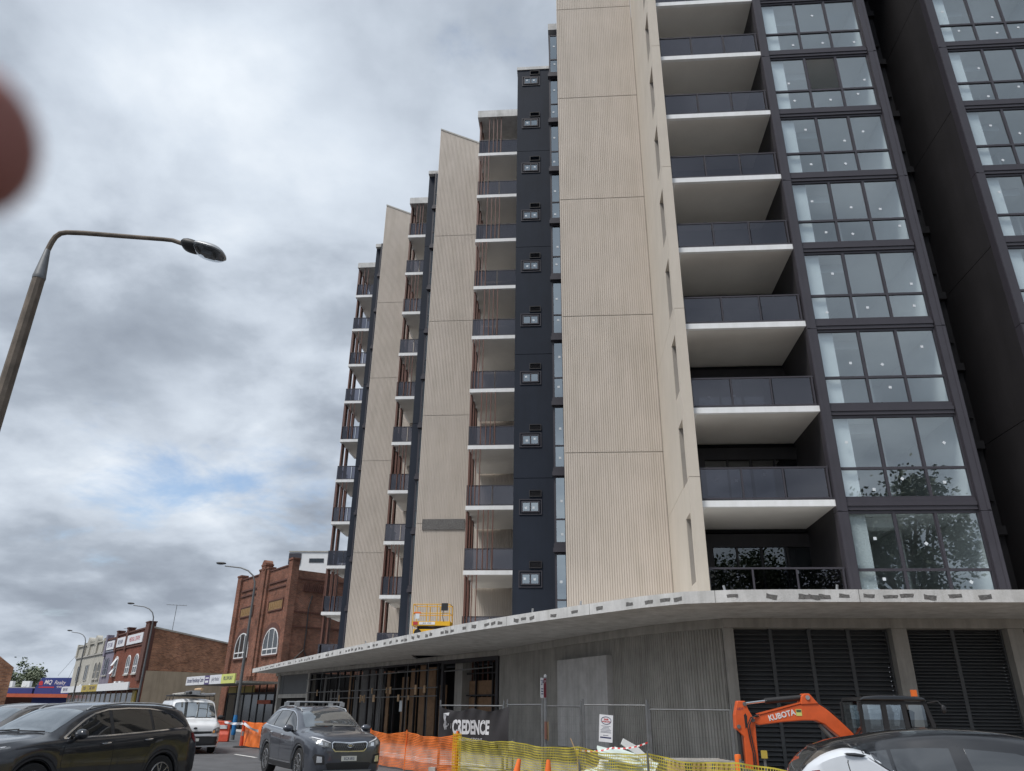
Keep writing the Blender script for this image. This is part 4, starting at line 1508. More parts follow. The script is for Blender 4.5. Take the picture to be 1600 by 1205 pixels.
def refl_glass(name, base, ior, gcol=(1, 1, 1)):
    m, N, L = new_mat(name)
    d = N.new('ShaderNodeBsdfDiffuse')
    d.inputs[0].default_value = (*base, 1)
    g = N.new('ShaderNodeBsdfGlossy')
    g.inputs['Roughness'].default_value = .02
    g.inputs['Color'].default_value = (*gcol, 1)
    f0 = ((ior - 1) / (ior + 1)) ** 2
    lw = N.new('ShaderNodeLayerWeight')
    lw.inputs[0].default_value = .5
    pw = N.new('ShaderNodeMath')
    pw.operation = 'POWER'
    pw.inputs[1].default_value = 4.0
    L.new(lw.outputs['Facing'], pw.inputs[0])
    f = N.new('ShaderNodeMath')
    f.operation = 'MULTIPLY_ADD'
    f.inputs[1].default_value, f.inputs[2].default_value = 1 - f0, f0
    L.new(pw.outputs[0], f.inputs[0])
    mx = N.new('ShaderNodeMixShader')
    o = N.new('ShaderNodeOutputMaterial')
    L.new(f.outputs[0], mx.inputs[0])
    L.new(d.outputs[0], mx.inputs[1])
    L.new(g.outputs[0], mx.inputs[2])
    L.new(mx.outputs[0], o.inputs[0])
    return m


M.update(
    p_silver=paint('grey_metallic_paint', (.072, .079, .097)),
    p_dark=paint('charcoal_metallic_paint', (.017, .019, .024), .4),
    p_white=paint('white_paint', (.70, .71, .72), 0, .35),
    p_pearl=paint('pearl_white_paint', (.66, .69, .73), .1, .3),
    p_grey=paint('warm_grey_paint', (.16, .155, .15), .5),
    p_black=paint('gloss_black_paint', (.012, .013, .016), .2),
    cglass=refl_glass('car_window', (.012, .013, .014), 1.75),
    wscreen=refl_glass('windscreen', (.06, .065, .067), 3.8, (.92, .97, 1)),
    wglass=refl_glass('grey_car_window', (.045, .05, .056), 1.9),
    lamp=refl_glass('headlamp_glass', (.16, .165, .17), 1.9),
    lampin=pm('headlamp_silver', (.75, .76, .78), .2, metal=.8, var=0),
    lampy=pm('amber_lens', (.75, .30, .06), .3, var=.1),
    taill=refl_glass('tail_lamp_red', (.20, .006, .008), 1.6),
    plate=pm('number_plate', (.62, .62, .58), .5, var=.1, scale=8),
)


def conform(bvh, poly, axis, off=.004, cell=.07, thick=.012):
    """a thin shell shaped like the 2D outline, laid over the body; returns an MB in the body's own axes"""
    if axis[0] == 'x':
        to3 = lambda p: Vector((0, p[0], p[1]))
        n = Vector((1 if axis[1] == '+' else -1, 0, 0))
    elif axis[0] == 'y':
        to3 = lambda p: Vector((p[0], 0, p[1]))
        n = Vector((0, 1 if axis[1] == '+' else -1, 0))
    else:
        to3 = lambda p: Vector((p[0], p[1], 0))
        n = Vector((0, 0, 1))
    bm = bmesh.new()
    f = bm.faces.new([bm.verts.new(to3(p)) for p in poly])
    dirs = [d for d in (Vector((1, 0, 0)), Vector((0, 1, 0)), Vector((0, 0, 1))) if abs(d.dot(n)) < .5]
    for d in dirs:
        lo, hi = min(v.co.dot(d) for v in bm.verts), max(v.co.dot(d) for v in bm.verts)
        k = int((hi - lo) / cell)
        for i in range(1, k + 1):
            c = lo + (hi - lo) * i / (k + 1)
            bmesh.ops.bisect_plane(bm, geom=bm.verts[:] + bm.edges[:] + bm.faces[:], plane_co=d * c, plane_no=d)
    for v in bm.verts:
        h = bvh.ray_cast(v.co + n * 6, -n)
        if h[0] is None:
            q = bvh.find_nearest(v.co + n * 1.0)
            v.co = q[0]
        else:
            v.co = h[0]
        v.co += n * off
    bmesh.ops.triangulate(bm, faces=bm.faces)
    edges = [e for e in bm.edges if len(e.link_faces) == 1]
    r = bmesh.ops.extrude_edge_only(bm, edges=edges)
    for v in [g for g in r['geom'] if isinstance(g, bmesh.types.BMVert)]:
        v.co -= n * thick
    mb = MB()
    bm.verts.index_update()
    mb.add([v.co for v in bm.verts], [[v.index for v in f.verts] for f in bm.faces])
    bm.free()
    return mb


def body(P):
    L = P['L']
    F = {k: pchip(*zip(*P[k])) for k in ('zt', 'zb', 'zr', 'wl', 'wb', 'wr')}
    sill = pchip(*zip(*P['sill']))
    ss = set()
    s = 0.
    while s < L:
        ss.add(round(s, 4))
        s += .07
    for k in (.015, .03, .05, .08, L - .015, L - .04, L - .08, L):
        ss.add(round(k, 4))
    for c in P['arch']:
        for k in range(21):
            ss.add(round(c + P['ar'] * math.cos(math.pi * k / 20) * .9999, 4))
        ss.add(round(c + P['ar'] + .004, 4))
        ss.add(round(c - P['ar'] - .004, 4))
    ss = sorted(x for x in ss if 0 <= x <= L)
    rings = []
    for s in ss:
        zf = sill(s)
        zs = zf
        for c in P['arch']:
            q = P['ar'] ** 2 - (s - c) ** 2
            if q > 0:
                zs = max(zs, P['wr_'] + math.sqrt(q))
        wl, wb, wr, zb, zr, zt = (F[k](s) for k in ('wl', 'wb', 'wr', 'zb', 'zr', 'zt'))
        yi = .62 * wl
        h = [(0, zf), (yi, zf), (yi + .002, zs), (wl - .05, zs), (wl - .012, zs + .02)]
        for t in (.25, .5, .75, 1.):
            z0 = zs + .03
            h.append((wl + P.get('bulge', .012) * math.sin(math.pi * t * .9), z0 + (zb - .06 - z0) * t))
        h += [(wb + .55 * (wl - wb), zb - .018), (wb, zb)]
        for t in (.12, .4, .7, .92, 1.):
            h.append((wb + (wr - wb) * t + .018 * math.sin(math.pi * t) * min(1, max(0, (zr - zb) * 4)), zb + (zr - zb) * t))
        for a, b in ((.94, .30), (.82, .58), (.6, .83), (.3, .96), (0, 1.)):
            h.append((wr * a, zr + (zt - zr) * b))
        x = L / 2 - s
        full = [(x, -y, z) for y, z in h] + [(x, y, z) for y, z in h[-2:0:-1]]
        rings.append(full)
    n = len(rings[0])
    mb = MB()
    vs = [p for r in rings for p in r]
    fs = [(i * n + k, i * n + (k + 1) % n, (i + 1) * n + (k + 1) % n, (i + 1) * n + k) for i in range(len(rings) - 1) for k in range(n)]
    hN = n // 2 + 1
    for base in (0, (len(rings) - 1) * n):
        for j in range(hN - 1):
            a, b = j, j + 1
            c, d = (n - b) % n, (n - a) % n
            q = [base + a, base + b, base + c, base + d]
            q = list(dict.fromkeys(q))
            if len(q) > 2:
                fs.append(tuple(q))
    mi = [0] * len(fs)
    ng = n
    if P.get('roof_mat'):
        for i, f in enumerate(fs[:(len(rings) - 1) * n]):
            k = i % n
            kk = k if k < hN else n - 1 - k
            s = ss[i // n]
            if kk >= 11 and P['roof_mat'][0] < s < P['roof_mat'][1]:
                mi[i] = 1
    mb.v, mb.f, mb.m = vs, fs, mi
    return mb


def spoke_rim(r, n, m_hub=.07, w=.045, twin=True):
    mb = MB()
    mb.lathe([(r, -.02), (r, .035), (r - .022, .04), (r - .03, .0), (r - .03, -.02)], 32, 'y')
    mb.lathe([(m_hub, -.01), (m_hub, .02), (.03, .03), (0.001, .03)], 16, 'y')
    for k in range(n):
        a = 2 * math.pi * k / n
        for d in ((-.10, .10) if twin else (0,)):
            a0, a1 = a + d * .5, a + d * 2.2
            p0 = Vector((math.cos(a0) * .04, 0, math.sin(a0) * .04))
            p1 = Vector((math.cos(a1) * (r - .02), 0, math.sin(a1) * (r - .02)))
            t = Vector((-math.sin(a1), 0, math.cos(a1))) * w * .5
            vs = []
            for p, y0, y1, q in ((p0, -.005, .025, .8), (p1, .0, .034, .75)):
                vs += [p + t * q + Vector((0, y0, 0)), p - t * q + Vector((0, y0, 0)), p - t * q * .6 + Vector((0, y1, 0)), p + t * q * .6 + Vector((0, y1, 0))]
            mb.add(vs, [(0, 1, 5, 4), (1, 2, 6, 5), (2, 3, 7, 6), (3, 0, 4, 7), (4, 5, 6, 7)])
    return mb


_wm = {}


def wheels(root, P):
    key = (P['wheel'], P.get('steel', False))
    if key not in _wm:
        r = P['wheel']
        rr = r * .68
        ty = MB().lathe([(rr, -.10), (r * .93, -.115), (r * .985, -.095), (r, -.05), (r, .05), (r * .985, .095), (r * .93, .115), (rr, .10)], 40, 'y').mesh('wheel', M['rubber'], True, 30)
        rim = spoke_rim(rr, 7 if P.get('steel') else 5, twin=not P.get('steel')).mesh('rim', M['steel_d'] if P.get('steel') else M['alloy'], True, 30)
        bk = MB().lathe([(rr - .01, -.05), (rr - .01, -.03), (.02, -.03)], 24, 'y').mesh('brake_disc', M['plastic'])
        _wm[key] = (ty, rim, bk)
    ty, rim, bk = _wm[key]
    for c in P['arch']:
        for sd_ in (1, -1):
            w = inst('wheel', ty, root, (P['L'] / 2 - c, sd_ * (P['hw'] - .135), P['wheel']), (0, 0, 0 if sd_ > 0 else math.pi))
            inst('rim', rim, w, (0, .075, 0), (0, .3 * c, 0))
            inst('brake_disc', bk, w, (0, .06, 0))


def strip_poly(pts, w):
    """2D polyline -> closed band outline of width w"""
    up, dn = [], []
    for i, p in enumerate(pts):
        a, b = pts[max(i - 1, 0)], pts[min(i + 1, len(pts) - 1)]
        dx, dy = b[0] - a[0], b[1] - a[1]
        l = math.hypot(dx, dy)
        nx, ny = -dy / l * w / 2, dx / l * w / 2
        up.append((p[0] + nx, p[1] + ny))
        dn.append((p[0] - nx, p[1] - ny))
    return up + dn[::-1]


def car(name, label, cat, P, pm_, loc, heading, group=None, roof=None, detail=True):
    root = thing(name, label, cat, loc, heading, group)
    L = P['L']
    mb = body(P)
    bvh = BVHTree.FromPolygons([Vector(p) for p in mb.v], mb.f)
    mb.build('body', [M[pm_], M[roof or pm_]], root, smooth=True, sharp=38)
    X = lambda s: L / 2 - s
    S = lambda poly: [(X(s), z) for s, z in poly]

    def dec(nm, poly, axis, m, off=.004, thick=.012, par=root, **k):
        return conform(bvh, poly, axis, off, k.pop('cell', .08), thick).build(nm, M[m], par, smooth=True, sharp=30, **k)
    for ax in ('y+', 'y-'):
        if 'dlo' in P:
            dec('window_surround', S(P['dlo']), ax, 'plastic', .003)
        for q in P['side']:
            dec('side_window', S(q), ax, P.get('glass', 'cglass'), .008)
        for q in P.get('side_black', ()):
            dec('black_panel', S(q), ax, 'p_black', .004)
        for q in P.get('trim', ()):
            dec('window_trim', S(strip_poly(q, .022)), ax, 'chrome', .010)
        for q in P.get('seam', ()):
            dec('door_seam', S(strip_poly(q, .009)), ax, 'rubber', .0015, .006)
        for q in P.get('sill_trim', ()):
            dec('sill_cladding', S(q), ax, 'plastic', .006)
        for q in P.get('chrome_sill', ()):
            dec('sill_trim', S(strip_poly(q, .025)), ax, 'chrome', .012)
        for c in P['arch']:
            if P.get('clad'):
                ou, inn = [], []
                for k in range(15):
                    a = math.pi * (k / 14 * 1.06 - .03)
                    ou.append((c + (P['ar'] + .075) * math.cos(a), P['wr_'] + (P['ar'] + .075) * math.sin(a)))
                    inn.append((c + (P['ar'] + .002) * math.cos(a), P['wr_'] + (P['ar'] + .002) * math.sin(a)))
                mbx = MB()
                for k in range(14):
                    t_ = conform(bvh, S([ou[k], ou[k + 1], inn[k + 1], inn[k]]), ax, .008, .5, .02)
                    mbx.add(t_.v, t_.f)
                mbx.build('arch_cladding', M['plastic'], root)
        sg = 1 if ax == 'y+' else -1
        for (s, z) in P.get('handle', ()):
            h = bvh.ray_cast(Vector((X(s), sg * 4, z)), Vector((0, -sg, 0)))[0]
            if h:
                hm = superell(10, 4, .11, .018, .018)
                hm.build('door_handle', M[P.get('handle_m', 'chrome')], root, (h.x, h.y + sg * .022, z), (0, R(4), 0), smooth=True)
        if 'mirror' in P:
            s, y, z = P['mirror']
            mm = superell(14, 6, .085, .135, .088)
            mi_ = mm.build('wing_mirror', M[P.get('mirror_m') or roof or pm_], root, (X(s), sg * y, z), (0, 0, sg * R(-8)), smooth=True)
            MB().tube([(0, -sg * .09, -.05), (-.02, -sg * .24, -.09)], .03, 8).build('mirror_arm', M['plastic'], mi_)
        if 'rail' in P:
            pts = []
            for (s, y) in P['rail']:
                h = bvh.ray_cast(Vector((X(s), sg * y, 4)), Vector((0, 0, -1)))[0]
                pts.append(Vector((X(s), sg * y, h.z + (.035 if 0 < len(pts) < len(P['rail']) - 1 else .0))))
            MB().tube(pts, .018, 8).build('roof_rail', M[P.get('rail_m', 'steel')], root, smooth=True)
    ws = P['ws']
    dec('windscreen', [(X(s), y) for s, y in ws] + [(X(s), -y) for s, y in ws[::-1] if y > 0.001], 'z+', 'wscreen', .006, cell=.06)
    if 'rear_glass' in P:
        rg = P['rear_glass']
        dec('rear_window', rg + [(-y, z) for y, z in rg[::-1]], 'x-', P.get('glass', 'cglass'), .006)
    mir = lambda poly: [[(y, z) for y, z in poly], [(-y, z) for y, z in poly]]
    for nm, poly, m, sym, off in P.get('front', ()):
        for q in (mir(poly) if sym else [poly + [(-y, z) for y, z in poly[::-1]]]):
            dec(nm, q, 'x+', m, off, .02)
    for nm, poly, m, sym, off in P.get('rear', ()):
        for q in (mir(poly) if sym else [poly + [(-y, z) for y, z in poly[::-1]]]):
            dec(nm, q, 'x-', m, off, .02)
    for nm, q, m, off in P.get('sidepatch', ()):
        for ax in ('y+', 'y-'):
            dec(nm, S(q), ax, m, off, .012)
    for pts in P.get('wiper', ()):
        pp = []
        for (s, y) in pts:
            h = bvh.ray_cast(Vector((X(s), y, 4)), Vector((0, 0, -1)))[0]
            pp.append(h + Vector((0, 0, .025)))
        MB().tube(pp, .011, 6).build('wiper', M['plastic'], root)
    wheels(root, P)
    return root, bvh, X


SUV = dict(
    L=4.78, hw=.945, ar=.40, wr_=.365, wheel=.365, arch=(.94, 3.72), clad=True,
    sill=[(0, .36), (.04, .24), (.5, .23), (4.4, .26), (4.74, .34), (4.78, .42)],
    zt=[(0, .80), (.02, .90), (.10, 1.0), (.5, 1.075), (1.12, 1.15), (1.25, 1.19), (1.55, 1.37), (1.95, 1.565), (2.3, 1.635), (2.9, 1.67), (3.6, 1.665), (4.15, 1.62), (4.44, 1.565), (4.5, 1.47), (4.62, 1.22), (4.72, 1.03), (4.76, .88), (4.78, .74)],
    zb=[(0, .70), (.02, .80), (.10, .885), (.5, .97), (1.15, 1.055), (2.2, 1.095), (3.4, 1.15), (4.3, 1.21), (4.5, 1.16), (4.65, 1.02), (4.78, .66)],
    zr=[(0, .77), (.02, .87), (.10, .965), (.5, 1.04), (1.2, 1.115), (1.55, 1.285), (1.95, 1.475), (2.3, 1.555), (2.9, 1.595), (3.6, 1.59), (4.15, 1.54), (4.44, 1.475), (4.5, 1.38), (4.62, 1.14), (4.78, .70)],
    wl=[(0, .60), (.02, .68), (.08, .77), (.22, .86), (.55, .92), (1.2, .94), (3.6, .945), (4.3, .92), (4.6, .865), (4.72, .81), (4.78, .72)],
    wb=[(0, .58), (.02, .65), (.08, .73), (.22, .80), (.55, .86), (1.2, .885), (3.5, .89), (4.3, .85), (4.6, .79), (4.78, .66)],
    wr=[(0, .5), (.02, .56), (.10, .64), (.5, .74), (1.2, .765), (1.55, .725), (1.95, .675), (2.9, .665), (4.15, .63), (4.45, .60), (4.62, .66), (4.78, .58)],
    dlo=[(1.42, 1.085), (1.62, 1.21), (1.9, 1.375), (2.12, 1.475), (2.4, 1.54), (2.9, 1.565), (3.4, 1.56), (3.75, 1.52), (4.0, 1.44), (4.18, 1.34), (4.32, 1.245), (4.24, 1.215), (3.4, 1.165), (2.4, 1.115)],
    side=[[(1.52, 1.10), (1.72, 1.235), (1.95, 1.37), (2.14, 1.455), (2.40, 1.515), (2.40, 1.13)], [(2.48, 1.133), (2.48, 1.527), (2.9, 1.543), (3.36, 1.54), (3.38, 1.178)], [(3.44, 1.182), (3.43, 1.535), (3.72, 1.50), (3.95, 1.43), (4.12, 1.335), (4.25, 1.25), (4.2, 1.23)]],
    trim=[[(1.42, 1.082), (2.4, 1.112), (3.4, 1.162), (4.26, 1.215)], [(1.42, 1.086), (1.62, 1.213), (1.9, 1.378), (2.12, 1.478), (2.4, 1.543), (2.9, 1.568), (3.4, 1.563), (3.75, 1.523), (4.0, 1.443), (4.18, 1.343), (4.32, 1.245)]],
    seam=[[(1.42, .98), (1.40, .7), (1.46, .42)], [(2.44, 1.10), (2.46, .7), (2.44, .40)], [(3.42, 1.14), (3.42, .9), (3.25, .72), (3.2, .5)], [(1.46, .41), (3.2, .41)]],
    sill_trim=[[(1.36, .255), (3.30, .255), (3.30, .37), (1.36, .36)]], chrome_sill=[[(1.45, .385), (3.22, .40)]],
    handle=[(2.27, .985), (3.25, 1.025)], mirror=(1.62, 1.035, 1.145), rail=[(2.0, .60), (2.12, .60), (2.8, .60), (3.6, .585), (4.1, .565), (4.25, .555)],
    ws=[(1.225, 0), (1.24, .4), (1.29, .70), (1.55, .685), (1.93, .615), (1.90, .3), (1.89, 0)],
    rear_glass=[(.56, 1.20), (.52, 1.44)],
    wiper=[[(1.20, -.62), (1.24, -.02)], [(1.19, .02), (1.24, .60)]],
    front=[('grille_surround', [(0, .665), (.36, .67), (.43, .74), (.45, .86), (.40, .895), (.20, .885), (0, .87)], 'chrome', False, .010),
           ('grille', [(0, .69), (.345, .695), (.41, .75), (.425, .85), (.39, .87), (.2, .86), (0, .845)], 'plastic', False, .018),
           ('headlight', [(.465, .765), (.47, .87), (.62, .925), (.83, .985), (.865, .96), (.80, .83), (.62, .765)], 'lamp', True, .010),
           ('headlight_lens', [(.52, .79), (.53, .86), (.61, .87), (.61, .79)], 'lampin', True, .016),
           ('headlight_lens', [(.66, .81), (.67, .89), (.755, .91), (.745, .83)], 'lampin', True, .016),
           ('daylight_strip', [(.48, .875), (.63, .932), (.81, .988), (.82, .972), (.63, .912), (.485, .86)], 'signw', True, .018),
           ('fog_surround', [(.58, .41), (.61, .60), (.80, .63), (.84, .56), (.78, .40)], 'plastic', True, .010),
           ('fog_lamp', [(.645, .45), (.66, .57), (.765, .585), (.765, .45)], 'lampin', True, .018),
           ('lower_intake', [(0, .30), (.50, .30), (.56, .42), (.5, .445), (0, .445)], 'plastic', False, .010),
           ('skid_plate', [(0, .245), (.56, .245), (.60, .285), (0, .285)], 'steel', False, .014),
           ('number_plate', [(0, .475), (.186, .475), (.186, .58), (0, .58)], 'plate', False, .03)],
    rear=[('tail_light', [(.50, .98), (.52, 1.10), (.74, 1.16), (.80, 1.06), (.78, .93)], 'taill', True, .012),
          ('number_plate', [(0, .86), (.186, .86), (.186, .96), (0, .96)], 'plate', False, .02)],
    sidepatch=[('tail_light', [(4.45, 1.02), (4.42, 1.12), (4.58, 1.10), (4.66, .97), (4.6, .92)], 'taill', .012)],
)


def grille_mesh(root, bvh, X, y1, z0, z1, m='steel_d'):
    mb = MB()
    for sgn in (1, -1):
        k = -y1 * 1.3
        while k < y1 * 1.3:
            pts = []
            for t in range(5):
                z = z0 + (z1 - z0) * t / 4
                y = k + sgn * (z - (z0 + z1) / 2) * .6
                if abs(y) < y1 * (.86 + .14 * t / 4):
                    h = bvh.ray_cast(Vector((6, y, z)), Vector((-1, 0, 0)))[0]
                    if h:
                        pts.append(h + Vector((.022, 0, 0)))
            if len(pts) > 1:
                mb.tube(pts, .005, 4)
            k += .055
    mb.build('grille_mesh', M[m], root, kind='stuff')


def badge(root, bvh, z, s_, size, axis=1, m='chrome', y=0., txt_m=None):
    h = bvh.ray_cast(Vector((6 * axis, y, z)), Vector((-axis, 0, 0)))[0]
    em = superell(18, 4, .07, .01, .036)
    em.xf(Matrix.Rotation(R(90), 4, 'Z'))
    b = em.build('emblem', M['p_black'], root, (h.x + axis * .03, y, z), smooth=True)
    ring = MB().tube([(0, .072 * math.cos(a), .038 * math.sin(a)) for a in [2 * math.pi * k / 24 for k in range(25)]], .006, 5)
    ring.build('emblem_ring', M[m], b, (axis * .008, 0, 0))
    if s_:
        text(s_, size, M[m], b, (axis * .014, 0, 0), (R(90), 0, R(90 * axis)), ext=.002, bold=.003)


# grey SUV coming up the street
sv, bv, X = car('grey_suv', 'mid grey metallic SUV with silver roof bars driving toward the viewer beside the orange netting', 'car', SUV, 'p_silver', (-5.02, 21.7, .05), R(-58))
grille_mesh(sv, bv, X, .40, .70, .85)
badge(sv, bv, .80, 'KIA', .05)
hp = bv.ray_cast(Vector((6, 0, .53)), Vector((-1, 0, 0)))[0]
text('ECX 81S', .088, M['ink'], sv, (hp.x + .034, 0, .528), (R(90), 0, R(90)), ext=.001, sx=.8)
for s in (2.45, 3.35):
    rb = MB()
    rb.tube([(0, -.66, .0), (0, -.62, .035), (0, .62, .035), (0, .66, 0)], .02, 8)
    rb.box(-.03, .03, -.68, -.56, -.07, .03)
    rb.box(-.03, .03, .56, .68, -.07, .03)
    rb.build('roof_bar', M['steel'], sv, (X(s), 0, 1.725))
# charcoal SUV turning in front
dv_, bv, X = car('charcoal_suv', 'charcoal SUV with chrome window trim filling the lower left, nose cut by the picture edge', 'car', SUV, 'p_dark', (-8.12, 15.45, .05), R(-111))
grille_mesh(dv_, bv, X, .40, .70, .85)
badge(dv_, bv, .80, 'KIA', .05)
# cars queued behind it
car('grey_wagon', 'warm grey car behind the windscreen of the charcoal SUV', 'car', SUV, 'p_grey', (-13.5, 22.6, .03), R(-112))
SED = dict(SUV)
for k in ('zt', 'zr', 'zb'):
    SED[k] = [(s, z - max(0, (z - .75)) * .24) for s, z in SUV[k]]
for k in ('dlo',):
    SED[k] = [(s, z - max(0, (z - .75)) * .24) for s, z in SUV[k]]
for k in ('side', 'trim', 'seam'):
    SED[k] = [[(s, z - max(0, (z - .75)) * .24) for s, z in q] for q in SUV[k]]
SED.update(clad=False, rail=[(2.6, .60), (2.8, .60)], mirror=(1.62, 1.0, 1.06), sidepatch=[])
SED.pop('rail')
car('white_car', 'white car at the left edge of the street, nearer of the two pale cars', 'car', SED, 'p_white', (-19.3, 29.4, .03), R(-118))
car('white_car', 'pale silver car at the left edge, beyond the white car', 'car', SED, 'p_pearl', (-24.6, 36.0, .03), R(-120))

VAN = dict(
    L=5.27, hw=.975, ar=.37, wr_=.345, wheel=.345, arch=(1.0, 4.2), steel=True, bulge=.02,
    sill=[(0, .34), (.04, .25), (.5, .23), (4.9, .26), (5.27, .34)],
    zt=[(0, .86), (.02, .98), (.10, 1.06), (.35, 1.15), (.62, 1.22), (.70, 1.27), (1.0, 1.55), (1.28, 1.80), (1.45, 1.90), (1.8, 1.97), (2.6, 1.99), (4.6, 1.99), (5.1, 1.96), (5.2, 1.85), (5.27, 1.6)],
    zb=[(0, .74), (.02, .84), (.10, .93), (.35, 1.02), (.7, 1.10), (1.6, 1.16), (5.0, 1.18), (5.27, 1.15)],
    zr=[(0, .83), (.02, .94), (.10, 1.02), (.35, 1.11), (.68, 1.19), (1.0, 1.46), (1.28, 1.70), (1.45, 1.79), (1.8, 1.86), (2.6, 1.88), (4.6, 1.88), (5.1, 1.84), (5.27, 1.5)],
    wl=[(0, .74), (.02, .80), (.08, .87), (.22, .93), (.5, .965), (5.0, .975), (5.2, .95), (5.27, .90)],
    wb=[(0, .72), (.02, .77), (.08, .83), (.22, .89), (.5, .93), (5.0, .945), (5.27, .87)],
    wr=[(0, .66), (.02, .70), (.10, .76), (.4, .82), (.7, .83), (1.28, .79), (1.8, .79), (5.0, .79), (5.27, .74)],
    side=[[(1.0, 1.2), (1.25, 1.45), (1.5, 1.66), (2.05, 1.70), (2.05, 1.22)], [(2.2, 1.24), (2.2, 1.7), (3.3, 1.7), (3.3, 1.24)]],
    seam=[[(.95, 1.12), (.95, .75)], [(2.12, 1.72), (2.12, .45)], [(3.45, 1.72), (3.45, .45)]],
    handle=[(1.98, 1.05)], handle_m='plastic', mirror=(1.12, 1.06, 1.28), mirror_m='plastic',
    ws=[(.70, 0), (.72, .5), (.76, .79), (1.0, .79), (1.30, .735), (1.36, .70), (1.33, .3), (1.32, 0)],
    wiper=[[(.68, -.6), (.72, .0)], [(.68, .0), (.72, .62)]],
    front=[('grille', [(0, .70), (.62, .72), (.62, .80), (0, .79)], 'plastic', False, .012),
           ('grille_bar', [(0, .625), (.60, .64), (.62, .71), (0, .695)], 'signw', False, .020),
           ('bumper', [(0, .29), (.84, .31), (.90, .45), (.90, .62), (.66, .62), (0, .615)], 'plastic', False, .012),
           ('headlight', [(.63, .72), (.65, .86), (.80, .94), (.90, .95), (.92, .80), (.86, .72)], 'lamp', True, .012),
           ('indicator', [(.65, .74), (.66, .82), (.73, .83), (.72, .74)], 'lampy', True, .02),
           ('headlight_lens', [(.76, .80), (.77, .88), (.85, .89), (.85, .80)], 'lampin', True, .02),
           ('number_plate', [(0, .45), (.186, .45), (.186, .55), (0, .55)], 'plate', False, .03)],
)
vn, bv, X = car('white_van', 'white work van with a loaded roof rack coming down the street', 'van', VAN, 'p_white', (-13.3, 33.9, .0), R(-61))
badge(vn, bv, .90, '', .04)
rk = MB()
for s in (1.75, 2.9, 4.2):
    rk.tube([(X(s), -.80, 1.90), (X(s), -.78, 2.08), (X(s), .78, 2.08), (X(s), .80, 1.90)], .022, 6)
rk.tube([(X(1.7), -.76, 2.1), (X(4.6), -.76, 2.1)], .02, 6)
rk.tube([(X(1.7), .76, 2.1), (X(4.6), .76, 2.1)], .02, 6)
rk.build('roof_rack', M['plastic'], vn)
vm = Matrix.Translation((-13.3, 33.9, 0)) @ Matrix.Rotation(R(-61), 4, 'Z')


def on_van(mb, name, label, cat, m, p):
    o = mb.build(name, M[m], None, vm @ Vector(p), (0, 0, R(-61)), smooth=True)
    o['label'], o['category'] = label, cat
    return o


ld = MB()
for y in (-.2, .2):
    ld.tube([(1.9, y, 0), (-2.0, y, 0)], .03, 6)
for k in range(13):
    ld.tube([(1.75 - k * .3, -.2, 0), (1.75 - k * .3, .2, 0)], .018, 6)
on_van(ld, 'ladder', 'aluminium ladder lying along the roof rack of the white van', 'ladder', 'steel', (.1, .42, 2.15))
on_van(MB().tube([(1.8, 0, 0), (-2.2, 0, 0)], .062, 12), 'pipe', 'black plastic pipe on the roof rack of the white van', 'pipe', 'plastic', (.0, -.28, 2.17))
on_van(MB().tube([(1.5, 0, 0), (-2.2, 0, 0)], .045, 12), 'pipe', 'thin grey pipe beside the black pipe on the white van roof', 'pipe', 'conc_d', (.0, -.46, 2.15))
on_van(MB().box(-.9, 1.0, -.17, .17, 0, .16), 'toolbox', 'long grey box on the roof rack of the white van', 'box', 'steel', (.2, .0, 2.11))
on_van(MB().tube([(1.0, 0, 0), (-1.2, .05, .02)], .055, 8), 'rolled_tarp', 'tan rolled cover on top of the van roof load', 'tarp', 'timber', (.3, .2, 2.32))

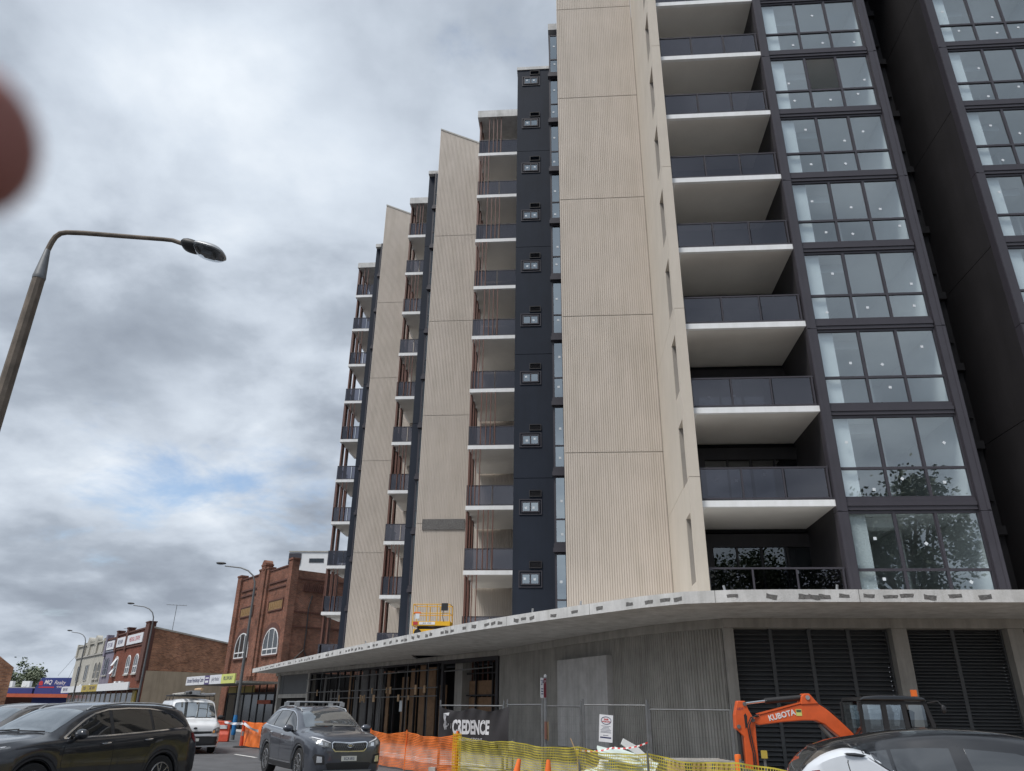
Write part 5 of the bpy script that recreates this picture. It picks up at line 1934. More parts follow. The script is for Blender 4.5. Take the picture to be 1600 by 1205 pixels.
# white and black hatchback close at the right
HB = dict(
    L=4.36, hw=.90, ar=.38, wr_=.345, wheel=.345, arch=(.88, 3.52), clad=True, roof_mat=(1.25, 4.30), glass='wglass',
    sill=[(0, .34), (.04, .22), (.5, .2), (4.0, .24), (4.32, .36), (4.36, .42)],
    zt=[(0, .74), (.02, .84), (.10, .92), (.5, 1.0), (1.05, 1.07), (1.2, 1.12), (1.5, 1.27), (1.9, 1.445), (2.2, 1.505), (2.7, 1.53), (3.2, 1.50), (3.6, 1.435), (3.86, 1.39), (3.90, 1.375), (4.02, 1.325), (4.15, 1.24), (4.22, 1.17), (4.30, 1.05), (4.35, .78), (4.36, .7)],
    zb=[(0, .64), (.02, .74), (.10, .82), (.5, .90), (1.15, .96), (2.2, 1.0), (3.1, 1.04), (3.3, 1.10), (3.48, 1.21), (3.65, 1.30), (3.8, 1.33), (3.98, 1.29), (4.15, 1.20), (4.28, 1.07), (4.36, .62)],
    zr=[(0, .71), (.02, .81), (.10, .89), (.5, .97), (1.15, 1.03), (1.5, 1.19), (1.9, 1.36), (2.2, 1.425), (2.7, 1.45), (3.2, 1.42), (3.6, 1.385), (3.86, 1.355), (3.90, 1.345), (4.02, 1.305), (4.15, 1.22), (4.28, 1.09), (4.36, .67)],
    wl=[(0, .56), (.02, .64), (.08, .73), (.22, .82), (.55, .87), (1.2, .88), (2.6, .885), (3.4, .90), (3.9, .875), (4.2, .80), (4.36, .66)],
    wb=[(0, .54), (.02, .61), (.08, .69), (.22, .76), (.55, .80), (1.2, .82), (2.6, .83), (3.4, .83), (3.9, .78), (4.2, .74), (4.36, .60)],
    wr=[(0, .46), (.02, .52), (.10, .60), (.5, .69), (1.15, .70), (1.5, .66), (1.9, .61), (2.7, .60), (3.6, .56), (3.9, .54), (4.05, .62), (4.2, .66), (4.36, .54)],
    side_black=[[(1.35, .985), (1.65, 1.14), (1.95, 1.28), (2.2, 1.335), (2.7, 1.365), (3.15, 1.36), (3.5, 1.335), (3.66, 1.315), (3.66, 1.29), (3.60, 1.24), (3.48, 1.16), (3.36, 1.08), (3.15, 1.035), (2.7, 1.02), (2.2, 1.0)]],
    side=[[(1.5, 1.01), (1.72, 1.13), (1.97, 1.245), (2.2, 1.31), (2.66, 1.345), (2.62, 1.03)], [(2.78, 1.035), (2.80, 1.345), (3.05, 1.345), (3.36, 1.325), (3.36, 1.10), (3.2, 1.055)], [(3.40, 1.12), (3.40, 1.32), (3.58, 1.30), (3.56, 1.22), (3.48, 1.17)]],
    trim=[], seam=[[(2.71, 1.37), (2.70, 1.0), (2.72, .45)], [(3.80, 1.29), (3.82, 1.2), (3.80, 1.06), (3.6, .80)], [(1.33, .9), (1.35, .45)]],
    sill_trim=[[(1.3, .22), (3.1, .22), (3.1, .36), (1.3, .34)]], handle=[(3.74, 1.275)], handle_m='p_black', mirror=(1.58, .98, 1.04),
    ws=[(1.18, 0), (1.2, .4), (1.25, .62), (1.5, .62), (1.88, .56), (1.86, .3), (1.85, 0)],
    rear_glass=[(.50, 1.08), (.46, 1.28)],
    front=[('headlight', [(.42, .70), (.44, .80), (.75, .88), (.80, .84), (.70, .72)], 'lamp', True, .010), ('lower_intake', [(0, .28), (.5, .28), (.5, .45), (0, .45)], 'plastic', False, .01)],
    rear=[('tail_light', [(.46, .96), (.48, 1.02), (.70, 1.05), (.75, .99), (.68, .93)], 'taill', True, .012), ('number_plate', [(0, .74), (.186, .74), (.186, .84), (0, .84)], 'plate', False, .02)],
    sidepatch=[('tail_light', [(4.08, 1.06), (4.10, 1.125), (4.17, 1.115), (4.28, 1.03), (4.24, .99), (4.12, 1.0)], 'taill', .014)],
)
# right side of the car faces the viewer; it heads off to the right
hb, bv, X = car('two_tone_hatchback', 'white hatchback with a black roof parked at the lower right corner', 'car', HB, 'p_pearl', (5.30, 9.0, .0), R(-14), roof='p_black')
sp_ = MB()
sp_.add([(X(3.78), y, 1.385) for y in (-.52, .52)] + [(X(4.06), y, 1.315) for y in (.50, -.50)] + [(X(3.78), y, 1.355) for y in (-.52, .52)] + [(X(4.06), y, 1.295) for y in (.50, -.50)],
        [(0, 1, 2, 3), (4, 7, 6, 5), (0, 4, 5, 1), (1, 5, 6, 2), (2, 6, 7, 3), (3, 7, 4, 0)])
sp_.build('spoiler', M['p_black'], hb)
wp = MB().tube([(X(4.06), .05, 1.10), (X(4.10), -.12, 1.13), (X(4.14), -.36, 1.16)], .018, 6)
wp.build('rear_wiper', M['plastic'], hb)

# ------------------------------------------------------------------ building-site clutter
def place_line(name, label, cat, p, q, group=None):
    """a thing whose x axis runs from p to q (world), base at p"""
    d = Vector(q) - Vector(p)
    return thing(name, label, cat, (p[0], p[1], p[2] if len(p) > 2 else 0), math.atan2(d.y, d.x), group), d.length


def fence_panel(p, q, h, label, mid=False):
    t, w = place_line('fence_panel', label, 'fence', (*p, .12 if p[1] > 20.2 else .03), (*q, 0), 'temporary fence panels along the site')
    h -= .08
    f = MB()
    f.tube([(.03, 0, .12), (.03, 0, h)], .019, 8)
    f.tube([(w - .03, 0, .12), (w - .03, 0, h)], .019, 8)
    f.tube([(.03, 0, h), (w - .03, 0, h)], .019, 8)
    f.tube([(.03, 0, .14), (w - .03, 0, .14)], .019, 8)
    f.build('frame', M['steel_d'], t)
    for x in (.0, w):
        MB().tube([(x, 0, 0), (x, 0, h + .14)], .024, 8).build('post', M['steel_d'], t)
        MB().box(x - .11, x + .11, -.3, .3, 0, .1).build('foot', M['conc_d'], t)
    m_ = MB()
    n = int(w / .06)
    for i in range(1, n):
        x = .03 + (w - .06) * i / n
        m_.tube([(x, 0, .15), (x, 0, h - .02)], .0016, 3, cap=False)
    for i in range(1, 8):
        m_.tube([(.05, .003, .15 + (h - .2) * i / 8), (w - .05, .003, .15 + (h - .2) * i / 8)], .0016, 3, cap=False)
    m_.build('wire_mesh', M['steel_d'], t, kind='stuff')
    return t, w


f0, w0 = fence_panel((-1.92, 23.0), (-.12, 22.05), 1.73, 'temporary fence panel that carries the black banner')
fence_panel((-.02, 22.0), (.87, 20.62), 1.76, 'short fence panel between the banner and the parking sign')
fence_panel((.92, 20.6), (1.86, 20.8), 1.73, 'short fence panel right behind the parking sign')
f4, w4 = fence_panel((1.92, 20.8), (3.42, 20.0), 1.77, 'temporary fence panel that carries the white notice')
fence_panel((3.46, 20.0), (5.39, 19.6), 1.77, 'fence panel at the right end, in front of the concrete wall corner')

# black banner
bt, bw = place_line('banner', 'black banner with white CREDENCE lettering hung on the fence', 'banner', (-1.95, 22.9, .79), (-.12, 21.95, 0))
bmesh_ = MB()
nx, nz = 40, 16
for j in range(nz + 1):
    for i in range(nx + 1):
        u, v = i / nx, j / nz
        sag = .10 * abs(math.sin(math.pi * u * 2)) * v ** 3 + (.05 * math.sin(math.pi * u)) * v
        y = .03 * math.sin(u * 17 + 3 * v) * (.3 + v) + .025 * math.sin(u * 41 - 5 * v) * v + .03 * math.sin((u - .5) * 9 * (1.4 - v))
        xr = u * bw * (1 - .05 * (1 - v) * (u - .5))
        bmesh_.v.append((xr + (.08 * (1 - v) if i == nx else 0), y, (.98 - sag) * v + (.06 * math.sin(u * 9) * (1 - v)) * .4))
for j in range(nz):
    for i in range(nx):
        o = j * (nx + 1) + i
        bmesh_.f.append((o, o + 1, o + nx + 2, o + nx + 1))
        bmesh_.m.append(0)
M['bannercloth'] = pm('black_banner_cloth', (.028, .026, .029), .8, var=.2, scale=2)
M['bannerink'] = pm('white_banner_print', (.62, .62, .64), .7, var=.05)
bbvh = BVHTree.FromPolygons([Vector(p) for p in bmesh_.v], bmesh_.f)
bmesh_.build('cloth', M['bannercloth'], bt, smooth=True, sharp=60)


def on_banner(me_obj):
    me = me_obj.data
    for v in me.vertices:
        p = me_obj.matrix_basis @ v.co
        h = bbvh.ray_cast(Vector((p.x, -2, p.z)), Vector((0, 1, 0)))[0]
        v.co = (p.x, (h.y if h else 0) - .006, p.z)
    me_obj.matrix_basis = Matrix()


tx = text('CREDENCE', .47, M['bannerink'], bt, (1.04, -.1, .42), (R(90), 0, 0), sx=.47, bold=.02, ext=.0)
on_banner(tx)
tx = text('CONSTRUCTIONS', .11, M['bannerink'], bt, (1.0, -.1, .13), (R(90), 0, 0), sx=.9, ext=.0)
on_banner(tx)
lgm = MB()
lgm.prism([(.20, .78), (.38, .80), (.36, .72), (.27, .71), (.25, .62), (.28, .55), (.26, .47), (.34, .47), (.34, .52), (.46, .52), (.44, .40), (.18, .36), (.15, .48), (.20, .56), (.18, .66)], 'y', -.1, -.095)
lo = lgm.build('emblem', M['bannerink'], bt)
on_banner(lo)

# notice on the fence
nt_, nw = place_line('site_notice', 'white paper notice with an oval emblem, tied crooked on the fence', 'notice', (2.27, 20.52, .98), (2.64, 20.33, 0))
nt_.rotation_euler[1] = R(4)
MB().box(0, .36, -.012, -.008, 0, .62).build('sheet', M['signw'], nt_)
ring = MB().tube([(.18 + .13 * math.cos(a), -.014, .49 + .085 * math.sin(a)) for a in [2 * math.pi * k / 28 for k in range(29)]], .007, 5)
ring.build('oval_emblem', M['ink'], nt_)
text('SAFE', .055, M['inkr'], nt_, (.18, -.014, .51), (R(90), 0, 0), ext=.001, bold=.003)
text('WORK SITE', .042, M['inkr'], nt_, (.18, -.014, .46), (R(90), 0, 0), ext=.001, bold=.002)
for i, (z, w) in enumerate(((.36, .24), (.33, .16), (.30, .22), (.27, .28), (.24, .26), (.215, .28), (.15, .14), (.10, .29))):
    MB().box(.18 - w / 2, .18 + w / 2, -.0135, -.0125, z - (.016 if i == 7 else .006), z + (.016 if i == 7 else .006)).build('print_line', M['inkg' if i < 6 else 'ink'], nt_)

# parking sign on a post
ps = thing('parking_sign', 'slim grey signpost with a white and maroon parking plate seen edge-on', 'sign', (.80, 17.4, .03), R(62))
MB().tube([(0, 0, 0), (0, 0, 2.33)], .03, 10).build('post', M['steel_d'], ps)
MB().lathe([(.034, 2.3), (.034, 2.35), (.0, 2.36)], 10).build('cap', M['steel'], ps)
M['maroon'] = pm('maroon_sign', (.17, .015, .03), .5, var=.05)
pl = MB().box(-.30, -.03, -.035, -.03, 1.88, 2.28).build('plate', M['signw'], ps)
MB().box(-.16, -.032, -.038, -.0352, 1.885, 2.275).build('maroon_half', M['maroon'], pl)
text('2P', .14, M['ink'], pl, (-.23, -.037, 2.18), (R(90), 0, 0), ext=.001)
text('P', .10, M['signw'], pl, (-.095, -.039, 2.2), (R(90), 0, 0), ext=.001)
for z in (2.05, 2.0, 1.95):
    MB().box(-.28, -.18, -.037, -.0352, z, z + .02).build('print_line', M['ink'], pl)
MB().box(-.06, -.032, -.05, .0, 1.08, 1.42).build('timber_guard', M['brown'], ps)
MB().box(.032, .07, -.04, .03, 1.05, 1.42).build('timber_guard', M['timber'], ps)


# barrier nets: real strands
def net(name, label, P, h, cell, strand, m, post_m, group, seed=1, sag=.10, lean=0., posts=True, hem=.0):
    r = random.Random(seed)
    t = thing(name, label, 'barrier net', (P[0].x, P[0].y, .03), 0, group)
    L = [0.]
    for i in range(1, len(P)):
        L.append(L[-1] + (P[i] - P[i - 1]).length)
    T = L[-1]

    def at(s, v):
        i = 0
        while i < len(L) - 2 and s > L[i + 1]:
            i += 1
        u = (s - L[i]) / (L[i + 1] - L[i])
        p = P[i].lerp(P[i + 1], u)
        d = (P[i + 1] - P[i]).normalized()
        n = Vector((d.y, -d.x, 0))
        hh = h - sag * 4 * u * (1 - u) * (1 + .3 * math.sin(i * 3.1))
        q = p + n * (.035 * math.sin(s * 1.7 + 2.2 * v) * (1 - v * .6) + .022 * math.sin(s * 5.3 - 6 * v) + .012 * math.sin(s * 11 + 9 * v) + lean * (1 - v))
        return Vector((q.x - P[0].x, q.y - P[0].y, .02 + hh * v + .008 * math.sin(s * 5)))
    nv, nu = max(2, round(h / cell)), max(2, round(T / cell))
    mb = MB()
    st = 3
    for j in range(nv + 1):           # long strands
        v = j / nv
        e = strand / h / 2 * (1.6 if j in (0, nv) else 1)
        pts = [(at(T * i / (nu // 2), max(0, v - e)), at(T * i / (nu // 2), min(1.01, v + e))) for i in range(nu // 2 + 1)]
        mb.add([p for q in pts for p in q], [(2 * i, 2 * i + 2, 2 * i + 3, 2 * i + 1) for i in range(len(pts) - 1)])
    for i in range(nu + 1):           # upright strands
        s = T * i / nu
        e = strand / 2
        pts = [(at(max(0, s - e), j / 6), at(min(T, s + e), j / 6)) for j in range(7)]
        mb.add([p for q in pts for p in q], [(2 * k, 2 * k + 2, 2 * k + 3, 2 * k + 1) for k in range(6)])
    mb.build('netting', M[m], t, kind='stuff', norm=False)
    if posts:
        for p in P:
            MB().tube([(p.x - P[0].x, p.y - P[0].y, -.02), (p.x - P[0].x + .02, p.y - P[0].y, h + .06)], .018, 6).build('post', M[post_m], t)
    return t


yp = [Lw(*q) for q in ((-3.0, 21.4), (-1.35, 18.3), (.1, 15.9), (1.2, 13.75), (2.3, 11.8), (3.4, 9.8))]
net('barrier_net', 'yellow barrier netting along the site edge, in front of the fence', yp, .98, .05, .0135, 'yellow_net', 'steel_d', 'site barrier nets', 2, .06)
op = [Lw(*q) for q in ((-3.05, 21.5), (-5.0, 24.4), (-6.6, 26.4))]
net('barrier_net', 'orange barrier netting to the right of the grey SUV, meeting the yellow net', op, 1.0, .045, .017, 'orange_net', 'orange', 'site barrier nets', 5, .10)
op = [Lw(*q) for q in ((-10.6, 31.3), (-13.2, 34.6), (-15.4, 37.2))]
net('barrier_net', 'far orange barrier netting behind the red bollard, by the blue wrapped lamp post', op, 1.02, .045, .034, 'orange_net', 'orange', 'site barrier nets', 8, .04)
ogp = thing('net_post', 'orange mesh wrapped post where the orange and yellow nets meet', 'post', Lw(-3.02, 21.35, .03))
mb = MB()
for k in range(14):
    z = .05 + k * .075
    mb.box(-.11, .11, -.02, -.005, z, z + .028)
for k in range(5):
    mb.box(-.11 + k * .05, -.09 + k * .05, -.024, -.008, .03, 1.08)
mb.build('mesh_wrap', M['yellow'], ogp, kind='stuff')
MB().tube([(0, .03, 0), (0, .03, 1.12)], .03, 8).build('post', M['orange'], ogp)

# bollard, water barrier, tape
bo = thing('bollard', 'red T-top bollard with a black rubber base standing on the road', 'bollard', (-12.07, 37.5, .0), .3)
MB().lathe([(.36, 0), (.36, .035), (.30, .06), (.07, .07)], 8).build('base', M['rubber'], bo)
M['redor'] = pm('faded_red_plastic', (.55, .07, .03), .55, var=.15, scale=6)
MB().lathe([(.075, .06), (.058, .5), (.05, .95), (.05, 1.02)], 14).build('stem', M['redor'], bo, smooth=True)
MB().lathe([(.064, .48), (.061, .66)], 14).build('reflector', M['steel'], bo)
MB().tube([(-.09, 0, 1.05), (.09, 0, 1.05)], .035, 8).build('handle', M['redor'], bo)
wbx = thing('water_barrier', 'orange plastic water barrier block left of the far orange netting', 'barrier', (-15.2, 43.4, .0), .2)
mb = MB()
mb.prism([(-.32, 0), (.32, 0), (.26, .35), (.16, .5), (.13, 1.0), (-.13, 1.0), (-.16, .5), (-.26, .35)], 'x', -.5, .5)
bevel(mb.build('shell', M['redor'], wbx), .04)
MB().box(-.35, .35, -.18, -.14, .62, .8).build('reflector', M['whitep'], wbx)
M['tape'] = None
tm, N, Lk = new_mat('red_white_tape')
b_ = N.new('ShaderNodeBsdfPrincipled')
o_ = N.new('ShaderNodeOutputMaterial')
tcx = N.new('ShaderNodeTexCoord')
sx_ = N.new('ShaderNodeSeparateXYZ')
mth = N.new('ShaderNodeMath')
mth.operation = 'FRACT'
ml = N.new('ShaderNodeMath')
ml.operation = 'MULTIPLY'
ml.inputs[1].default_value = 9.0
gt = N.new('ShaderNodeMath')
gt.operation = 'GREATER_THAN'
gt.inputs[1].default_value = .5
mxn = N.new('ShaderNodeMixRGB')
mxn.inputs[1].default_value, mxn.inputs[2].default_value = (.75, .74, .72, 1), (.55, .03, .03, 1)
Lk.new(tcx.outputs['Object'], sx_.inputs[0])
Lk.new(sx_.outputs[0], ml.inputs[0])
Lk.new(ml.outputs[0], mth.inputs[0])
Lk.new(mth.outputs[0], gt.inputs[0])
Lk.new(gt.outputs[0], mxn.inputs[0])
Lk.new(mxn.outputs[0], b_.inputs['Base Color'])
Lk.new(b_.outputs[0], o_.inputs[0])
M['tape'] = tm


def tape(label, pts, m, w=.075):
    p0 = Vector(pts[0])
    d = Vector(pts[-1]) - p0
    a = math.atan2(d.y, d.x)
    inv = Matrix.Rotation(-a, 3, 'Z')
    q = [inv @ (Vector(p) - p0) for p in pts]
    vs = []
    n = 10
    for i in range(len(q) - 1):
        for k in range(n + (i == len(q) - 2)):
            t = k / n
            p = q[i].lerp(q[i + 1], t)
            s = -.05 * 4 * t * (1 - t)
            tw = .5 * math.sin(p.x * 2.2)
            vs += [(p.x, p.y - w / 2 * math.sin(tw), p.z + s - w / 2 * math.cos(tw)), (p.x, p.y + w / 2 * math.sin(tw), p.z + s + w / 2 * math.cos(tw))]
    mb = MB().add(vs, [(2 * i, 2 * i + 2, 2 * i + 3, 2 * i + 1) for i in range(len(vs) // 2 - 1)])
    o = mb.build('barrier_tape', M[m], None, p0, (0, 0, a), norm=False)
    o['label'], o['category'] = label, 'tape'


tape('white barrier tape running from the orange water barrier over the red bollard to the right', [(-15.0, 43.3, .95), (-12.07, 37.45, 1.0), (-10.9, 35.9, .72)], 'signw', .11)
tape('red and white tape strung in front of the white notice above the pale boards', [(1.39, 16.8, .95), (2.10, 16.7, .99), (2.80, 16.5, 1.10)], 'tape', .03)
pk = thing('tape_stake', 'thin stake with a pale top holding the red and white tape', 'stake', (1.38, 16.82, .03))
MB().tube([(-.10, 0, 1.12), (.03, 0, .82), (.06, 0, 0)], .012, 6).build('stake', M['timber'], pk)
MB().box(-.0, .07, -.03, .03, .82, .92).build('tape_knot', M['signy'], pk)


def cone(label, p, tilt):
    t = thing('traffic_cone', label, 'traffic cone', p, .2, 'traffic cones behind the yellow net')
    t.rotation_euler[1] = tilt
    MB().box(-.19, .19, -.19, .19, 0, .035).build('base', M['rubber'], t)
    MB().lathe([(.14, .035), (.105, .30)], 20).build('cone', M['orange'], t, smooth=True)
    MB().lathe([(.104, .302), (.072, .56)], 20).build('white_band', M['signw'], t, smooth=True)
    MB().lathe([(.071, .562), (.035, .84), (.03, .86), (.0, .862)], 20).build('tip', M['orange'], t, smooth=True)


cone('leaning orange and white traffic cone behind the yellow net, left of the parking sign', (.02, 14.75, .03), R(13))
cone('upright orange and white traffic cone behind the yellow net, just below the parking sign', (.66, 14.3, .03), R(3))
rb = thing('road_bollard', 'orange bollard with a white lower half at the right end of the yellow net', 'bollard', (3.62, 13.05, .03))
MB().lathe([(.2, 0), (.2, .04), (.06, .06)], 10).build('base', M['rubber'], rb)
MB().lathe([(.055, .05), (.05, .72)], 14).build('white_sleeve', M['signw'], rb, smooth=True)
MB().lathe([(.052, .722), (.05, 1.0), (.045, 1.03), (0, 1.035)], 14).build('top', M['orange'], rb, smooth=True)
st = thing('star_picket', 'dark star picket with a yellow plastic cap near the excavator arm', 'picket', (4.80, 15.5, .03))
MB().box(-.018, .018, -.018, .018, 0, .9).build('stake', M['steel_d'], st)
MB().box(-.045, .045, -.045, .045, .86, .99).build('cap', M['signy'], st)

# heap of pale boards and sheets
M['paleboard'] = pm('pale_green_board', (.58, .66, .62), .8, var=.12, scale=3)
M['paleboard2'] = pm('pale_grey_board', (.66, .68, .67), .8, var=.12, scale=3)
hp_ = [(2.02, 16.9, .30, .9, .62, .05, (8, 4, 10), 'lowest pale green board of the heap behind the yellow net'), (2.62, 16.8, .35, .95, .6, .06, (-6, -10, -14), 'wide pale grey board low at the right of the heap'),
       (1.78, 16.7, .52, .8, .5, .04, (12, -9, 24), 'pale green board lying on the left of the heap'), (2.35, 16.85, .60, 1.0, .55, .05, (16, 8, -8), 'large pale board across the middle of the heap'),
       (2.25, 16.8, .84, .85, .5, .035, (20, 12, 6), 'thin pale green board folded over the top left of the heap'), (2.62, 16.75, .90, .75, .17, .03, (70, 38, 4), 'narrow white strip of board sticking up at the top of the heap'),
       (2.55, 16.95, .72, .95, .5, .04, (26, 16, -20), 'pale green board sloping down to the right of the heap'), (1.95, 16.55, .44, .5, .35, .08, (4, -16, 40), 'small broken pale block at the front of the heap'),
       (2.9, 16.6, .40, .55, .4, .05, (10, 22, 12), 'short pale board at the right foot of the heap')]
for i, (x, y, z, w, d, h, rt, lb) in enumerate(hp_):
    mb = MB()
    r2 = random.Random(i)
    k = [(r2.uniform(-.06, .06), r2.uniform(-.06, .06)) for _ in range(6)]
    mb.prism([(-w / 2 + k[0][0], -d / 2), (w * .1, -d / 2 + k[1][1]), (w / 2, -d / 2 + k[2][1]), (w / 2 + k[3][0], d / 2), (-w * .1, d / 2 + k[4][1]), (-w / 2, d / 2 + k[5][1])], 'z', -h / 2, h / 2)
    o = mb.build('board', M['paleboard' if i % 2 == 0 else 'paleboard2'], None, (x, y, z), [R(a) for a in rt])
    o['label'], o['category'], o['group'] = lb, 'board', 'pale boards heaped behind the yellow net'
hb_ = MB()
hb_.lathe([(1.05, 0), (.95, .12), (.6, .26), (.25, .33), (.02, .35)], 16)
for i, p in enumerate(hb_.v):
    q = random.Random(i)
    hb_.v[i] = (p[0] * q.uniform(.85, 1.1), p[1] * q.uniform(.6, .8), p[2] * q.uniform(.8, 1.15))
o = hb_.build('rubble', M['dirt'], None, (2.3, 16.85, .03), smooth=True, sharp=20, kind='stuff')
o['label'], o['category'] = 'low mound of dirt under the heap of pale boards', 'rubble'
hb2 = MB()
hb2.lathe([(.6, 0), (.5, .25), (.32, .5), (.15, .62), (.02, .66)], 14)
for i, p in enumerate(hb2.v):
    q = random.Random(i + 50)
    hb2.v[i] = (p[0] * q.uniform(.8, 1.15), p[1] * q.uniform(.8, 1.1), p[2] * q.uniform(.75, 1.2))
o = hb2.build('dirt_heap', M['dirt'], None, (5.5, 15.4, .03), smooth=True, sharp=20, kind='stuff')
o['label'], o['category'] = 'heap of tan earth beside the tail of the hatchback', 'dirt'
pb = thing('timber_pallet', 'low grey pallet end showing above the yellow net by the ribbed wall', 'pallet', (4.05, 17.6, .03), .08)
for k in range(4):
    MB().box(-.6, .6, -.5 + k * .3, -.38 + k * .3, .68, .72).build('plank', M['conc_d'], pb)
for x in (-.55, 0, .5):
    MB().box(x, x + .09, -.5, .52, 0, .679).build('bearer', M['timber'], pb)

# ------------------------------------------------------------------ excavator
EY = 17.3
ex = thing('mini_excavator', 'orange mini excavator with a dark cab and raised bent boom', 'excavator', (8.0, EY, .03))
_ex0, _ey0, _ez0 = 8.0, EY, .03


def exb(mb, name, m, par=ex, **k):
    mb.v = [(p[0] - _ex0, p[1], p[2] - _ez0) for p in mb.v]
    return mb.build(name, M[m], par, **k)


boom = [(5.20, 1.57), (5.30, 1.625), (5.8, 1.75), (6.30, 1.87), (6.58, 1.875), (6.74, 1.78), (6.90, 1.64), (7.20, 1.37), (7.42, 1.12), (7.20, .98), (7.06, 1.15), (6.84, 1.32), (6.68, 1.46), (6.50, 1.53), (6.25, 1.53), (5.8, 1.495), (5.30, 1.43), (5.18, 1.48)]
bo_ = exb(MB().prism(boom, 'y', -.10, .10), 'boom', 'kubota')
bevel(bo_, .02)
exb(MB().prism([(5.32, 1.635), (6.32, 1.885), (6.55, 1.885), (6.54, 1.905), (6.3, 1.905), (5.3, 1.655)], 'y', -.115, .115), 'boom_flange', 'kubota', bo_)
kt = text('KUBOTA', .155, M['whitep'], bo_, (5.79 - _ex0, -.105, 1.625 - _ez0), (R(90), R(-13), 0), ext=.002, sx=.95, bold=.004)
gs_ = exb(MB().box(6.10, 6.22, -.106, -.1005, 1.62, 1.75), 'green_badge', 'signg', bo_)
exb(MB().box(6.11, 6.21, -.1075, -.1062, 1.69, 1.74), 'badge_panel', 'leaf', gs_)
br = exb(MB().prism([(6.22, 1.84), (6.26, 2.0), (6.33, 2.06), (6.43, 2.06), (6.48, 2.0), (6.60, 1.86)], 'y', -.12, .12), 'boom_bracket', 'kubota')
bevel(br, .012)
exb(MB().lathe([(.045, -.14), (.045, .14)], 16, 'y', (6.38, 0, 1.98)), 'pin', 'steel', br)
exb(MB().tube([(6.36, 0, 1.985), (5.50, 0, 1.905)], .058, 14), 'cylinder_barrel', 'plastic', smooth=True)
exb(MB().tube([(5.52, 0, 1.907), (5.06, 0, 1.85)], .026, 12), 'piston_rod', 'chrome', smooth=True)
stick = [(4.885, 1.90), (5.05, 1.90), (5.10, 1.74), (5.20, 1.55), (5.22, 1.45), (5.21, 1.1), (5.20, .40), (5.02, .36), (4.94, .60), (4.95, 1.20), (4.84, 1.32), (4.79, 1.36), (4.80, 1.62)]
sk = exb(MB().prism(stick, 'y', -.085, .085), 'dipper_arm', 'kubota')
bevel(sk, .015)
exb(MB().prism([(4.99, 1.62), (5.03, 1.66), (5.06, 1.6), (5.04, 1.4), (5.0, 1.36)], 'y', -.088, -.0855), 'arm_recess', 'plastic', sk)
text('UDT', .07, M['ink'], sk, (4.93 - _ex0, -.088, 1.74 - _ez0), (R(90), 0, 0), ext=.001)
for (x, z) in ((5.03, 1.84), (5.17, 1.53), (4.86, 1.40)):
    exb(MB().lathe([(.04, -.105), (.04, .105)], 14, 'y', (x, 0, z)), 'pin', 'steel_d', sk)
exb(MB().tube([(4.87, -.0, 1.40), (4.88, 0, .75)], .045, 12), 'bucket_cylinder', 'plastic', smooth=True)
hs = MB()
for dx, y in ((0, -.10), (.035, -.115)):
    hs.tube([(5.30, y, 1.60 + dx), (5.12 + dx, y - .03, 1.58), (5.03 + dx, y - .03, 1.42), (5.06 + dx, y, 1.2), (5.10 + dx, y, .9), (5.09 + dx, y, .5)], .013, 6)
exb(hs, 'hose', 'plastic', smooth=True)
exb(MB().tube([(6.55, -.09, 1.9), (6.85, -.09, 1.72), (7.1, -.09, 1.46), (7.3, -.09, 1.25)], .014, 6), 'hose', 'plastic', smooth=True)
exb(MB().tube([(6.60, 0, 1.46), (7.15, 0, .82)], .045, 12), 'boom_cylinder', 'steel_d', smooth=True)
bk_ = MB()
bk_.prism([(4.80, .62), (5.12, .60), (5.22, .36), (5.18, .12), (5.0, .04), (4.78, .06), (4.86, .22), (4.84, .42)], 'y', -.28, .28)
exb(bk_, 'bucket', 'steel_d')
# cab
ol = [(7.36, .95), (7.29, 1.39), (7.34, 1.92), (7.40, 1.99), (8.66, 1.99), (8.72, 1.90), (8.82, 1.48), (8.82, .95)]
for y in (-.48, .42):
    cabf = MB()
    cabf.prism([(7.28, .95), (7.36, .95), (7.36, 1.93), (7.30, 1.90)], 'y', y, y + .06)
    cabf.prism([(7.76, .95), (7.86, .95), (7.86, 1.93), (7.76, 1.93)], 'y', y, y + .06)
    cabf.prism([(8.22, .95), (8.32, .95), (8.26, 1.93), (8.18, 1.93)], 'y', y, y + .06)
    cabf.prism([(8.74, .95), (8.82, .95), (8.82, 1.48), (8.70, 1.93), (8.63, 1.93), (8.74, 1.46)], 'y', y, y + .06)
    cabf.prism([(7.37, 1.30), (7.75, 1.30), (7.75, .95), (7.37, .95)], 'y', y + .005, y + .05)
    cabf.prism([(7.87, 1.38), (8.21, 1.36), (8.21, .95), (7.87, .95)], 'y', y + .005, y + .05)
    cabf.prism([(8.33, 1.44), (8.73, 1.42), (8.73, .95), (8.33, .95)], 'y', y + .005, y + .05)
    cabf.box(7.37, 8.64, y + .004, y + .055, 1.86, 1.925)
    cf = exb(cabf, 'cab_frame', 'plastic')
rf = exb(MB().prism([(7.32, 1.931), (8.72, 1.931), (8.66, 2.0), (8.2, 2.035), (7.7, 2.035), (7.38, 2.0)], 'y', -.52, .52), 'cab_roof', 'p_dark')
bevel(rf, .03)
for (x0, x1, z0) in ((7.37, 7.75, 1.30), (7.87, 8.2, 1.38), (8.33, 8.66, 1.44)):
    for y in (-.455, .455):
        exb(MB().box(x0, x1, y - .004, y + .004, z0 + .005, 1.855), 'cab_window', 'pane', cf)
exb(MB().prism([(-.42, 1.0), (.42, 1.0), (.42, 1.9), (-.42, 1.9)], 'x', 7.315, 7.322), 'cab_window', 'pane', cf)
exb(MB().box(8.68, 8.78, -.04, .04, 2.03, 2.16), 'beacon', 'orange')
seat = MB().box(8.0, 8.4, -.25, .25, .95, 1.2)
